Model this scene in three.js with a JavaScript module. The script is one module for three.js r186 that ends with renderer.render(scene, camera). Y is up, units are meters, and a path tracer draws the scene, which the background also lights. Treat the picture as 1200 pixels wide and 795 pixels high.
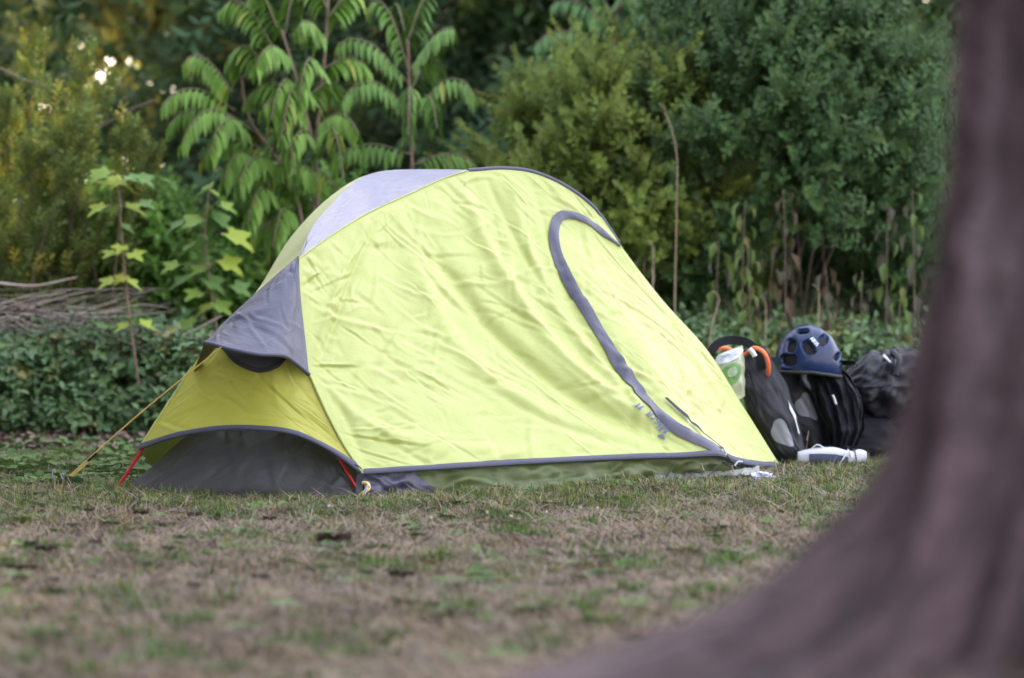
import * as THREE from 'three';
import { mergeGeometries } from 'three/addons/utils/BufferGeometryUtils.js';
import { createNoise2D, createNoise3D } from 'simplex-noise';

// ------------------------------------------------------------------ camera, sky, sun, exposure
const V = (x, y, z) => new THREE.Vector3(x, y, z);
const scene = new THREE.Scene();
const FPX = 2823, CAM_H = 0.65, HORIZON = 355;              // focal length, in pixels of the 1200 x 795 photograph
const camera = new THREE.PerspectiveCamera(2 * Math.atan(397.5 / FPX) * 180 / Math.PI, 1024 / 678, 0.1, 900);
camera.position.set(0, CAM_H, 0);
camera.rotation.x = -Math.atan((397.5 - HORIZON) / FPX);
camera.updateMatrixWorld(true);
camera.focus = 8.25;
camera.userData.fStop = 2.1;

const renderer = new THREE.WebGLRenderer({ antialias: true });
renderer.toneMapping = THREE.LinearToneMapping;
renderer.toneMappingExposure = 4.8;
renderer.shadowMap.enabled = true;

const sunDir = V(-0.08, 0.255, -0.96).normalize();           // low, behind the wood
function makeSky() {
  const W = 512, H = 256, data = new Float32Array(W * H * 4);
  const zen = [0.78, 0.84, 1.02], hor = [1.0, 0.98, 0.98], warm = [1.5, 1.05, 0.6];
  for (let r = 0; r < H; r++) {
    const el = ((r + 0.5) / H - 0.5) * Math.PI, y = Math.sin(el);
    for (let c = 0; c < W; c++) {
      const az = ((c + 0.5) / W - 0.5) * 2 * Math.PI;
      const x = Math.cos(az) * Math.cos(el), z = Math.sin(az) * Math.cos(el);
      const cs = x * sunDir.x + y * sunDir.y + z * sunDir.z;
      const k = Math.pow(1 - Math.max(0, y), 2.6), glow = Math.pow(Math.max(0, cs), 10) * 0.9;
      const o = (r * W + c) * 4;
      for (let i = 0; i < 3; i++) data[o + i] = 1.0 * (zen[i] * (1 - k) + hor[i] * k + warm[i] * glow);
      data[o + 3] = 1;
    }
  }
  const t = new THREE.DataTexture(data, W, H, THREE.RGBAFormat, THREE.FloatType);
  t.mapping = THREE.EquirectangularReflectionMapping; t.magFilter = THREE.LinearFilter; t.needsUpdate = true;
  return t;
}
scene.background = scene.environment = makeSky();
const sun = new THREE.DirectionalLight(new THREE.Color(1.0, 0.80, 0.52), 4.2);
sun.position.copy(sunDir.clone().multiplyScalar(60)); sun.castShadow = true;
sun.shadow.camera.left = sun.shadow.camera.bottom = -30; sun.shadow.camera.right = sun.shadow.camera.top = 30; sun.shadow.camera.far = 140;
sun.shadow.mapSize.set(2048, 2048);
scene.add(sun, sun.target);

// ------------------------------------------------------------------ helpers
function rng(seed) { let s = seed >>> 0; return () => { s = (s + 0x6d2b79f5) | 0; let t = Math.imul(s ^ (s >>> 15), 1 | s); t = (t + Math.imul(t ^ (t >>> 7), 61 | t)) ^ t; return ((t ^ (t >>> 14)) >>> 0) / 4294967296; }; }
const R0 = rng(7);
const n2 = createNoise2D(rng(11)), n3 = createNoise3D(rng(12));
const lerp = (a, b, t) => a + (b - a) * t, clamp = (x, a = 0, b = 1) => Math.min(b, Math.max(a, x));
const smooth = (a, b, x) => { const t = clamp((x - a) / (b - a)); return t * t * (3 - 2 * t); };
const gauss = (r) => { let s = 0; for (let i = 0; i < 4; i++) s += r(); return (s - 2) * 0.9; };
function P(px, py, d) { return V((px - 600) / FPX * d, -(py - 397.5) / FPX * d, -d).applyMatrix4(camera.matrixWorld); }   // a pixel and a distance in metres
function toPx(p) { const q = p.clone().applyMatrix4(camera.matrixWorldInverse); return [600 + q.x / -q.z * FPX, 397.5 - q.y / -q.z * FPX]; }
const names = {};
function numbered(n) { const k = names[n] = (names[n] ?? -1) + 1; return k ? n + '_' + String(k).padStart(3, '0') : n; }
function tag(o, label, category, group, kind) {
  o.userData.label = label; if (category) o.userData.category = category;
  if (group) o.userData.group = group; if (kind) o.userData.kind = kind; return o;
}
function shade(o) { o.traverse((m) => { if (m.isMesh) { m.castShadow = true; m.receiveShadow = true; } }); return o; }
function thing(name, label, category, pos = V(0, 0, 0), group) {
  const g = new THREE.Group(); g.name = numbered(name); g.position.copy(pos); scene.add(g);
  return tag(g, label, category, group);
}
/** one named mesh; geometry is given in world coordinates and moved to the parent's base */
function part(name, geo, mat, parent, world = true) {
  const m = new THREE.Mesh(geo, mat); m.name = parent === scene ? numbered(name) : name;
  if (world && parent !== scene) { let p = parent; while (p && p !== scene) { geo.translate(-p.position.x, -p.position.y, -p.position.z); p = p.parent; } }
  parent.add(m); m.castShadow = m.receiveShadow = true; return m;
}
function std(c, rough = 0.8, o = {}) { return new THREE.MeshStandardMaterial({ color: new THREE.Color().setRGB(...c), roughness: rough, ...o }); }
function phys(c, rough = 0.8, o = {}) { return new THREE.MeshPhysicalMaterial({ color: new THREE.Color().setRGB(...c), roughness: rough, ...o }); }
function leafMat(c, o = {}) { return phys(c, 0.65, { specularIntensity: 0.28, transmission: 0.42, thickness: 0, side: THREE.DoubleSide, vertexColors: false, ...o }); }
function curve(pts, tension = 0.5) { return new THREE.CatmullRomCurve3(pts, false, 'centripetal', tension); }
function tube(pts, r, seg = 24, rad = 6) { return new THREE.TubeGeometry(Array.isArray(pts) ? curve(pts) : pts, seg, r, rad, false); }
/** tube whose radius changes along it */
function taper(pts, r0, r1, seg = 16, rad = 6, wob = 0) {
  const c = curve(pts), fr = c.computeFrenetFrames(seg, false), pos = [], idx = [], uv = [];
  for (let i = 0; i <= seg; i++) {
    const p = c.getPointAt(i / seg), r = lerp(r0, r1, i / seg);
    for (let j = 0; j <= rad; j++) {
      const a = j / rad * Math.PI * 2, w = wob ? 1 + wob * n3(p.x * 9 + Math.cos(a) * 2, p.y * 5, p.z * 9 + Math.sin(a) * 2) : 1;
      const q = fr.normals[i].clone().multiplyScalar(Math.cos(a) * r * w).addScaledVector(fr.binormals[i], Math.sin(a) * r * w).add(p);
      pos.push(q.x, q.y, q.z); uv.push(j / rad * r0 * 6, i / seg * c.getLength());
    }
  }
  for (let i = 0; i < seg; i++) for (let j = 0; j < rad; j++) { const a = i * (rad + 1) + j, b = a + rad + 1; idx.push(a, a + 1, b, b, a + 1, b + 1); }
  const g = new THREE.BufferGeometry(); g.setAttribute('position', new THREE.Float32BufferAttribute(pos, 3)); g.setAttribute('uv', new THREE.Float32BufferAttribute(uv, 2)); g.setIndex(idx); g.computeVertexNormals(); return g;
}
function gridGeo(f, nu, nv, su = 1, sv = 1) {
  const pos = [], uv = [], idx = [];
  for (let j = 0; j <= nv; j++) for (let i = 0; i <= nu; i++) { const p = f(i / nu, j / nv); pos.push(p.x, p.y, p.z); uv.push(i / nu * su, j / nv * sv); }
  for (let j = 0; j < nv; j++) for (let i = 0; i < nu; i++) { const a = j * (nu + 1) + i, b = a + nu + 1; idx.push(a, a + 1, b, b, a + 1, b + 1); }
  const g = new THREE.BufferGeometry(); g.setAttribute('position', new THREE.Float32BufferAttribute(pos, 3)); g.setAttribute('uv', new THREE.Float32BufferAttribute(uv, 2)); g.setIndex(idx); g.computeVertexNormals(); return g;
}
function dataTex(w, h, f, srgb = false) {
  const d = new Uint8Array(w * h * 4);
  for (let y = 0; y < h; y++) for (let x = 0; x < w; x++) { const c = f(x / w, y / h), o = (y * w + x) * 4; d[o] = clamp(c[0]) * 255; d[o + 1] = clamp(c[1]) * 255; d[o + 2] = clamp(c[2]) * 255; d[o + 3] = c.length > 3 ? clamp(c[3]) * 255 : 255; }
  const t = new THREE.DataTexture(d, w, h); t.magFilter = THREE.LinearFilter; t.wrapS = t.wrapT = THREE.RepeatWrapping; if (srgb) t.colorSpace = THREE.SRGBColorSpace; t.needsUpdate = true; return t;
}
/** noise that repeats every 1 in x and y */
function tnoise(x, y, s, k = 0) {
  const a = x * 2 * Math.PI, b = y * 2 * Math.PI, r = s / (2 * Math.PI);
  return n3(Math.cos(a) * r + k * 17.3 + 5 * Math.cos(b) * r * 0.37, Math.sin(a) * r + Math.cos(b) * r + k * 3.1, Math.sin(b) * r + k * 9.7);
}

// ------------------------------------------------------------------ ground
const TREE = V(0.752, 0, -2.42);
function gh(x, z) {
  const r2 = (x - TREE.x) ** 2 + (z - TREE.z) ** 2;
  return 0.37 * Math.exp(-r2 / 1.05) + 0.012 * n2(x * 0.7, z * 0.7) * smooth(3, 5, -z) + 0.006 * n2(x * 2.7 + 9, z * 2.7) + 0.05 * smooth(11, 13, -z) * (0.6 + 0.4 * n2(x * 0.9, z * 0.6));
}
const GP = (px, py) => { let d = FPX * CAM_H / Math.max(8, py - HORIZON), p; for (let i = 0; i < 6; i++) { p = P(px, py, d); d *= 1 + (p.y - gh(p.x, p.z)) / CAM_H * 0.9; } return P(px, py, d); };   // where a pixel meets the ground
const dry = (x, z) => {                                      // 0 = green sward, 1 = parched
  const d = -z, band = smooth(7.75, 6.9, d) * 0.62 + smooth(5.2, 4.2, d) * 0.15;
  return clamp(0.34 + band * 0.85 + 0.30 * n2(x * 0.9 + 3, z * 0.8) + 0.18 * n2(x * 2.6, z * 2.6 + 4) + 0.16 * n2(x * 7, z * 7));
};
{
  const xs = [], zs = [];
  for (let x = -3.2; x <= 3.2; x += 0.04) xs.push(x);
  for (let s = 0.1, x = 3.2; x < 420; s *= 1.28) { x += s; xs.push(x); xs.unshift(-x); }
  for (let z = 1.2; z <= 13.5; z += 0.04) zs.push(z);
  for (let s = 0.1, z = 13.5; z < 420; s *= 1.28) { z += s; zs.push(z); }
  for (let s = 0.1, z = 1.2; z > -60; s *= 1.4) { z -= s; zs.unshift(z); }
  const pos = [], uv = [], col = [], idx = [], nx = xs.length;
  for (const d of zs) for (const x of xs) {
    const y = gh(x, -d) + (Math.abs(x) < 3.3 && d < 13.6 && d > 1 ? 0.004 * n2(x * 11, d * 11) : 0);
    pos.push(x, y, -d); uv.push(x / 1.3, d / 1.3);
    const r = Math.hypot(x - TREE.x, d + TREE.z), k = dry(x, -d), m = 0.5 + 0.5 * n2(x * 3.3 + 8, d * 3.3), litter = smooth(10.2, 11.0, d + 0.25 * n2(x * 2, d)), soil = smooth(1.5, 0.95, r + 0.25 * n2(x * 4, d * 4));
    const bare = smooth(0.15, 0.5, n2(x * 2.1 + 31, d * 2.1) + 0.4 * n2(x * 6, d * 6 + 9)); let c = [lerp(0.085, 0.135, k), lerp(0.078, 0.105, k), lerp(0.036, 0.078, k)].map((v, i) => lerp(v, [0.075, 0.055, 0.047][i], bare * 0.7));
    c = c.map((v, i) => lerp(v, [0.095, 0.068, 0.060][i] * lerp(0.75, 1.25, m), Math.max(litter, soil)));
    col.push(...c);
  }
  for (let j = 0; j < zs.length - 1; j++) for (let i = 0; i < nx - 1; i++) { const a = j * nx + i, b = a + nx; idx.push(a, a + 1, b, b, a + 1, b + 1); }
  const g = new THREE.BufferGeometry(); g.setAttribute('position', new THREE.Float32BufferAttribute(pos, 3)); g.setAttribute('uv', new THREE.Float32BufferAttribute(uv, 2)); g.setAttribute('color', new THREE.Float32BufferAttribute(col, 3)); g.setIndex(idx); g.computeVertexNormals();
  const spots = dataTex(512, 512, (x, y) => { const a = tnoise(x, y, 60), b = tnoise(x, y, 22, 2), c = tnoise(x, y, 7, 3), v = 0.72 + 0.2 * a + 0.14 * b + 0.1 * c; return [v, v * (0.98 + 0.03 * b), v * (0.97 - 0.05 * c)]; });
  const m = new THREE.MeshStandardMaterial({ vertexColors: true, map: spots, bumpMap: spots, bumpScale: 0.012, roughness: 0.95 });
  const o = part('ground', g, m, scene, false); o.userData.kind = 'structure'; tag(o, 'parched lawn with dry thatch, bare soil and leaf litter', 'ground');
}

// ------------------------------------------------------------------ leaf shapes
/** a folded leaf of two halves along +y, unit length, lying in the xy plane */
function leafShape(w = 0.4, droop = 0.18, fold = 0.12, belly = 0.42) {
  const pos = [0, 0, 0, 0, belly, -droop * 0.1, 0, 1, -droop, -w / 2, belly, fold - droop * 0.1, w / 2, belly, fold - droop * 0.1, -w * 0.34, belly + 0.32, fold * 0.6 - droop * 0.4, w * 0.34, belly + 0.32, fold * 0.6 - droop * 0.4];
  const idx = [0, 1, 3, 0, 4, 1, 1, 5, 3, 1, 2, 5, 1, 4, 6, 1, 6, 2];
  const g = new THREE.BufferGeometry(); g.setAttribute('position', new THREE.Float32BufferAttribute(pos, 3)); g.setIndex(idx); g.computeVertexNormals(); return g;
}
function thin(w = 0.12) {
  const g = new THREE.BufferGeometry(); g.setAttribute('position', new THREE.Float32BufferAttribute([-w / 2, 0.1, 0, w / 2, 0.1, 0, 0, 0, 0, 0, 1, -0.08, 0, 0.5, 0.05], 3)); g.setIndex([2, 1, 4, 2, 4, 0, 0, 4, 3, 1, 3, 4]); g.computeVertexNormals(); return g;
}
const UP = V(0, 1, 0), _m = new THREE.Matrix4(), _q = new THREE.Quaternion();
/** basis whose y points along dir and z roughly along up */
function along(dir, up, pos, s, sw = s) {
  const y = dir.clone().normalize(); let x = y.clone().cross(up); if (x.lengthSq() < 1e-5) x = V(1, 0, 0); x.normalize(); const z = x.clone().cross(y);
  return new THREE.Matrix4().makeBasis(x.multiplyScalar(sw), y.multiplyScalar(s), z.multiplyScalar(sw)).setPosition(pos);
}
function placed(g, m) { const c = g.clone(); c.applyMatrix4(m); return c; }
/** a twig along +y with leaves on it; length 1 */
function spray(seed, n, leaf, size, { spread = 0.9, twist = 2.4, droop = 0, stem = 0.008, tip = true } = {}) {
  const r = rng(seed), gs = [];
  for (let i = 0; i < n; i++) {
    const t = 0.12 + 0.86 * i / n, a = i * twist + r() * 0.7, k = spread * (0.7 + 0.5 * r());
    const dir = V(Math.cos(a) * k, 1 - k * 0.45, Math.sin(a) * k - droop).normalize();
    gs.push(placed(leaf, along(dir, V(Math.cos(a) * -0.4 + 0.3 * (r() - 0.5), 0.9, Math.sin(a) * -0.4 + 0.3 * (r() - 0.5)), V(0.03 * Math.sin(t * 5), t, 0.03 * Math.cos(t * 4)), size * (0.75 + 0.5 * r()))));
  }
  if (tip) gs.push(placed(leaf, along(V(0.1, 1, 0.05), V(0, 0, 1), V(0, 0.97, 0), size * 0.8)));
  if (stem) { const c = new THREE.CylinderGeometry(stem * 0.4, stem, 1, 3, 1, true); c.translate(0, 0.5, 0); c.deleteAttribute('uv'); gs.push(c.index ? c : c); }
  return mergeGeometries(gs);
}
/** many copies of one shape: list of [matrix, color] */
function many(name, geo, mat, list, parent, kind = 'stuff') {
  const o = new THREE.InstancedMesh(geo, mat, list.length); o.name = parent === scene ? numbered(name) : name;
  list.forEach(([m, c], i) => { o.setMatrixAt(i, m); if (c) o.setColorAt(i, c); });
  o.castShadow = o.receiveShadow = true; o.userData.kind = kind; parent.add(o); return o;
}
const tint = (r, base, dv = 0.25, dh = 0.1) => { const k = 1 + (r() - 0.5) * 2 * dv, h = (r() - 0.5) * 2 * dh; return new THREE.Color().setRGB(base[0] * k * (1 + h), base[1] * k, base[2] * k * (1 - h)); };

// ------------------------------------------------------------------ woodland behind
const barkTex = dataTex(256, 256, (x, y) => { const v = 0.6 + 0.25 * tnoise(x, y * 0.3, 26, 1) + 0.15 * tnoise(x, y, 40, 4); return [v, v * 0.95, v * 0.92]; });
const bark = new THREE.MeshStandardMaterial({ color: new THREE.Color().setRGB(0.12, 0.09, 0.075), map: barkTex, bumpMap: barkTex, bumpScale: 0.01, roughness: 0.95 });
const woodLeaf = leafMat([1, 1, 1]);
const sprayWood = spray(21, 9, leafShape(0.62, 0.25, 0.1), 0.42, { spread: 1.0 });
const sprayWood2 = spray(22, 11, leafShape(0.5, 0.3, 0.1), 0.36, { spread: 1.1 });
function clumped(r, n, centres, cr, len, base, dv, out = 0.6, hang = 0.2) {
  const list = [];
  for (let i = 0; i < n; i++) {
    const c = centres[Math.floor(r() * centres.length)], u = V(gauss(r), gauss(r) * 0.8, gauss(r)), p = c.clone().addScaledVector(u, cr);
    const d = u.clone().multiplyScalar(out).add(V((r() - 0.5), (r() - 0.5) - hang + 0.25, (r() - 0.5)));
    const L = len * (0.65 + 0.7 * r());
    list.push([along(d, V(r() - 0.5, 1, r() - 0.5), p, L), tint(r, base.map((v, i) => v * [1.35, 1.4, 1.2][i]), dv)]);
  }
  return list;
}
function woodTree(label, x, d, h, low, cr, n, base, seed, cat = 'tree', group = 'trees of the dark wood behind the tent') {
  const r = rng(seed), y0 = gh(x, -d), t = thing('woodland_tree', label, cat, V(x, y0, -d), group);
  const lean = (r() - 0.5) * 0.8, gs = [taper([V(x, y0 - 0.1, -d), V(x + lean * 0.3, y0 + h * 0.35, -d), V(x + lean, y0 + h * 0.92, -d)], 0.05 + h * 0.012, 0.03, 14, 8, 0.1)];
  const centres = [];
  const N = 26;
  for (let i = 0; i < N; i++) {
    const a = i * 2.399, k = i / (N - 1), yy = low + (h - low) * (0.03 + 0.97 * k), rr = cr * (0.45 + 0.55 * Math.sin(Math.PI * Math.min(1, 0.25 + 0.72 * k))) * (0.65 + 0.5 * r());
    const c = V(x + lean * k + Math.cos(a) * rr, y0 + yy, -d + Math.sin(a) * rr); centres.push(c);
    gs.push(taper([V(x + lean * k * 0.7, y0 + Math.max(0.3, yy - rr * 0.6), -d), c.clone().lerp(V(x, y0 + yy, -d), 0.45).add(V(0, 0.1, 0)), c], 0.028, 0.008, 6, 4));
    centres.push(c.clone().lerp(V(x, y0 + yy + 0.2, -d), 0.5));
  }
  part('trunk', mergeGeometries(gs), bark, t);
  const list = clumped(r, n, centres, cr * 0.3, 0.34, base, 0.4);
  for (const e of list) e[0].premultiply(new THREE.Matrix4().makeTranslation(-x, -y0, d));
  many('crown', seed % 2 ? sprayWood : sprayWood2, woodLeaf, list, t);
  return t;
}
const woodSpots = [
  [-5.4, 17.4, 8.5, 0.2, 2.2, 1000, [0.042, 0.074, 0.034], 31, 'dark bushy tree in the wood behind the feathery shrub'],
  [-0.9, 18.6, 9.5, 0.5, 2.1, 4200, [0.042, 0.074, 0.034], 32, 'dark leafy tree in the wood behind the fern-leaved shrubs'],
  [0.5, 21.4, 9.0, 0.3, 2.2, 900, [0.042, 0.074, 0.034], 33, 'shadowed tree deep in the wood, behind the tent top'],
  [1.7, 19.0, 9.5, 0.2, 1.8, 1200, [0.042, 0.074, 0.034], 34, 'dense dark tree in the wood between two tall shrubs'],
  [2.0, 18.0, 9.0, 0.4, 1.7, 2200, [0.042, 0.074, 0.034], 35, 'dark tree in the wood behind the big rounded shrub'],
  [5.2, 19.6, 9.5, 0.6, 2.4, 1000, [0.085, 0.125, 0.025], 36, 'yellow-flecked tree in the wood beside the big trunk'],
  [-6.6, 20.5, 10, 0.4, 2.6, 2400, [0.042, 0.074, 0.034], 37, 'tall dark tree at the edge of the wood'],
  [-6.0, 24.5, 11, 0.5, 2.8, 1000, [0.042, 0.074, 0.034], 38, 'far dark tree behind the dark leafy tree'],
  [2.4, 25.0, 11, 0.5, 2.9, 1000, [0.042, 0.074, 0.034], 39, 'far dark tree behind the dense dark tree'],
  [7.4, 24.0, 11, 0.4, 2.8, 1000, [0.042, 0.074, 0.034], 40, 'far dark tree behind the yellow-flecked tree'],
];
woodSpots.push(
  [-5.4, 5.6, 10.5, 0.8, 2.5, 5000, [0.042, 0.074, 0.034], 41, 'tall leafy tree beside the lawn, beyond the guy line'],
  [-5.8, 0.8, 11, 0.8, 2.8, 5200, [0.042, 0.074, 0.034], 42, 'tall leafy tree beside the lawn, facing the big trunk'],
  [-5.8, 10.4, 9, 0.8, 2.3, 3200, [0.042, 0.074, 0.034], 43, 'leafy tree at the corner of lawn and wood'],
  [-4.4, -4.2, 11, 0.8, 3.0, 5200, [0.042, 0.074, 0.034], 44, 'leafy tree at the open end of the lawn']);
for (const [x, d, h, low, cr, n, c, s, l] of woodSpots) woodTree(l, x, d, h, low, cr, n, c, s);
{
  const r = rng(55), list = [];
  for (let i = 0; i < 5600; i++) {
    const x = (r() - 0.5) * 60, y = Math.pow(r(), 1.1) * 5.6, z = -(31 + r() * 2.5);
    list.push([along(V(r() - 0.5, r() - 0.6, r() - 0.5), V(r() - 0.5, 1, r() - 0.5), V(x, y, z), 0.8 + 0.6 * r()), tint(r, [0.24, 0.23, 0.05], 0.4)]);  // leaf colour lightened and yellowed to look sunlit from behind
  }
  tag(many('far_wood', sprayWood, woodLeaf, list, scene), 'far mass of leaves tinted pale yellow as if sunlit behind the wood', 'wood');
}

// ------------------------------------------------------------------ big rounded shrub
const twigMat = std([0.13, 0.095, 0.07], 0.9);
const stemMat = std([0.20, 0.13, 0.10], 0.8);
const strawMat = std([0.25, 0.19, 0.125], 0.85);
const smallLeaf = leafShape(0.55, 0.15, 0.1), sprayShrub = spray(61, 12, smallLeaf, 0.24, { spread: 1.0 }), sprayFeather = spray(62, 22, smallLeaf, 0.15, { spread: 1.0, twist: 2.2 });
const shrubLeaf = leafMat([1, 1, 1], { roughness: 0.7, transmission: 0.5 });
function shrub(name, label, base, arcs, lists, group) {
  const t = thing(name, label, 'shrub', base, group);
  for (const a of arcs) part('branch', a, twigMat, t);
  lists.forEach(([nm, geo, list]) => { for (const e of list) e[0].premultiply(new THREE.Matrix4().makeTranslation(-base.x, -base.y, -base.z)); many(nm, geo, shrubLeaf, list, t); });
  return t;
}
function bigShrub(name, label, seed, cx, cz, rx, ry, rz, cy, low, N, base2, plumeK, per, geo, geoP) {
  const r = rng(seed), base = V(cx, gh(cx, cz), cz), arcs = [], leaves = [], plumes = [], lobes = [];
  for (let i = 0; i < N; i++) {
    const a = r() * Math.PI * 2, e = Math.asin(clamp(r() * 1.3 - 0.35, -0.35, 1)), k = 0.72 + 0.32 * r();
    const c = V(cx + Math.cos(a) * Math.cos(e) * rx * k, cy + Math.sin(e) * ry * k, cz + Math.sin(a) * Math.cos(e) * rz * k);
    if (c.y > low) lobes.push(c);
  }
  for (const c of lobes) {
    const outd = c.clone().sub(V(cx, cy - 0.5, cz - 0.1)).normalize(), cr = 0.10 + 0.06 * r();
    for (let k = 0; k < per; k++) {
      const u = V(gauss(r), gauss(r) * 0.75, gauss(r)), p = c.clone().addScaledVector(u, cr);
      const d = outd.clone().multiplyScalar(0.6).addScaledVector(u, 0.4).add(V(r() - 0.5, r() - 0.35, r() - 0.5));
      leaves.push([along(d, V(r() - 0.5, 1, r() - 0.5), p, 0.10 + 0.09 * r()), tint(r, base2, 0.32)]);
    }
    if (c.z > cz - 0.2) for (let k = 0; k < plumeK; k++) {
      const d = outd.clone().add(V((r() - 0.5) * 1.0, 0.15 + 0.5 * r(), 0.35 * r())).normalize(), A = c.clone().addScaledVector(d, 0.05), B = A.clone().addScaledVector(d, 0.26 + 0.16 * r()).add(V(0, -0.05 - 0.05 * r(), 0));
      for (let q = 0; q < 3; q++) { const p = A.clone().lerp(B, q / 3), dd = B.clone().sub(A).add(V((r() - 0.5) * 0.06, -0.05 * q, 0)); plumes.push([along(dd, V(0, 1, 0.4), p, 0.14 + 0.05 * r()), tint(r, base2.map((v, i) => v * [1.15, 1.1, 1][i]), 0.25)]); }
    }
  }
  for (let i = 0; i < 26; i++) {
    const a = i * 2.4, x = cx + Math.cos(a) * 0.35 * r(), z = cz - 0.2 + Math.sin(a) * 0.4, c = lobes[Math.floor(r() * lobes.length)];
    arcs.push(taper([V(x, base.y - 0.05, z), V(lerp(x, c.x, 0.4), c.y * 0.6, lerp(z, c.z, 0.3)), c], 0.008, 0.003, 10, 5));
  }
  shrub(name, label, base, arcs, [['foliage', geo, leaves], ['shoots', geoP, plumes]]);
}
bigShrub('rounded_shrub', 'big rounded dark green shrub standing behind the cycling bags', 71, 1.50, -13.25, 0.80, 1.45, 1.0, 1.15, 0.5, 140, [0.074, 0.138, 0.044], 3, 70, sprayShrub, sprayFeather);
bigShrub('arching_shrub', 'tall yellow-green shrub with feathery arching shoots behind the tent door', 72, 0.58, -13.15, 0.66, 0.92, 0.6, 1.05, 0.5, 100, [0.175, 0.235, 0.048], 7, 60, sprayShrub, sprayFeather);

// ------------------------------------------------------------------ feathery shrub by the brush pile
{
  const r = rng(81), base = V(-2.35, gh(-2.35, -12.7), -12.7), arcs = [], plumes = [];
  const tops = [[-40, 60], [40, 52], [98, 68], [126, 92], [150, 150], [140, 200], [60, 110], [10, 120], [100, 140], [30, 180], [80, 200], [-20, 200], [120, 260], [60, 270], [0, 280], [-60, 130], [180, 175], [90, 320], [20, 330], [150, 290]];
  for (let i = 0; i < 34; i++) {
    const [tx, ty] = i < tops.length ? tops[i] : [-60 + 230 * r(), 140 + 190 * r()], d = 12.3 + 0.9 * r();
    const tip = P(tx, ty, d), root = V(base.x + (r() - 0.5) * 0.8, base.y - 0.03, base.z + (r() - 0.5) * 0.6), mid = root.clone().lerp(tip, 0.5).add(V((r() - 0.5) * 0.2, 0.1, 0.1));
    const c = curve([root, mid, tip]); arcs.push(taper([root, mid, tip], 0.010, 0.002, 12, 4));
    for (let k = 0; k < 70; k++) {
      const t = 0.28 + 0.72 * Math.sqrt(r()), p = c.getPointAt(Math.min(1, t)), tg = c.getTangentAt(Math.min(1, t)), a = r() * 6.28;
      const w = 0.16 * (1.02 - t) + 0.045, d2 = tg.clone().multiplyScalar(0.8 + 0.8 * t).add(V(Math.cos(a), 0.25, Math.sin(a)).multiplyScalar(0.75));
      plumes.push([along(d2, V(r() - 0.5, 1, r() - 0.5), p.addScaledVector(V(Math.cos(a), 0.2, Math.sin(a)), w * 0.5 * r()), 0.085 + 0.06 * r()), tint(r, r() < 0.12 ? [0.34, 0.31, 0.05] : [0.175, 0.225, 0.055], 0.34)]);  // some leaves coloured brighter yellow as though sunlight caught them
    }
  }
  const needles = spray(82, 13, leafShape(0.36, 0.1, 0.08), 0.32, { spread: 0.95, twist: 2.3 });
  shrub('feathery_shrub', 'feathery yellowish green shrub of upright shoots above the brush pile', base, arcs, [['foliage', needles, plumes]]);
  // bare grey limb that pokes out of it
  const t = thing('bare_branch', 'bare grey broken branch poking from the feathery shrub', 'branch', P(60, 230, 12.2));
  part('limb', taper([P(20, 215, 12.9), P(70, 172, 12.75), P(112, 152, 12.6), P(150, 130, 12.5), P(182, 117, 12.4)], 0.011, 0.006, 20, 6, 0.15), std([0.17, 0.135, 0.12], 0.9), t);
  part('side_twig', taper([P(-10, 75, 12.3), P(20, 90, 12.25), P(58, 103, 12.2)], 0.005, 0.003, 12, 5), std([0.17, 0.135, 0.12], 0.9), t);
}

// ------------------------------------------------------------------ fern-leaved shrubs (pinnate, drooping leaflets)
const leafletG = leafShape(0.27, 0.35, 0.05, 0.35);
const frondMat = leafMat([1, 1, 1], { vertexColors: true, transmission: 0.34, roughness: 0.45 });
function colored(g, c) { const n = g.attributes.position.count, a = new Float32Array(n * 3); for (let i = 0; i < n; i++) { a[i * 3] = c[0]; a[i * 3 + 1] = c[1]; a[i * 3 + 2] = c[2]; } g.setAttribute('color', new THREE.BufferAttribute(a, 3)); return g; }
function frondGeo(A, B, r, o = {}) {
  const { bulge = 0.2, n = 12, len = 0.12, green = [0.075, 0.14, 0.045] } = o;
  const L = A.distanceTo(B), mid = A.clone().lerp(B, 0.5).add(V(0, L * bulge, 0)), q = A.clone().lerp(B, 0.82).add(V(0, L * bulge * 0.72, 0));
  const c = curve([A, mid, q, B]), gs = [];
  const rach = tube(c, 0.0038, 14, 4); rach.deleteAttribute('uv'); gs.push(colored(rach, [0.24, 0.20, 0.13]));
  for (let i = 0; i < n; i++) for (const s of [-1, 1]) {
    const t = 0.14 + 0.85 * i / (n - 1) * 0.99, p = c.getPointAt(t), tg = c.getTangentAt(t), side = tg.clone().cross(UP).normalize().multiplyScalar(s);
    const dir = side.multiplyScalar(0.55 + 0.25 * r()).addScaledVector(tg, 0.35).add(V(0, -0.55 - 0.35 * r(), 0));
    const l = len * (0.55 + 0.55 * Math.sin(Math.PI * (0.2 + 0.65 * t))) * (0.85 + 0.3 * r()), k = 0.8 + 0.45 * r(), yl = r() < 0.05 ? 1.6 : 1;
    gs.push(colored(placed(leafletG, along(dir, V(0, 1, 0).addScaledVector(side, 0.5), p, l)), [green[0] * k * yl, green[1] * k, green[2] * k]));
  }
  return mergeGeometries(gs.map((g) => g.index ? g.toNonIndexed() : g));
}
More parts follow.
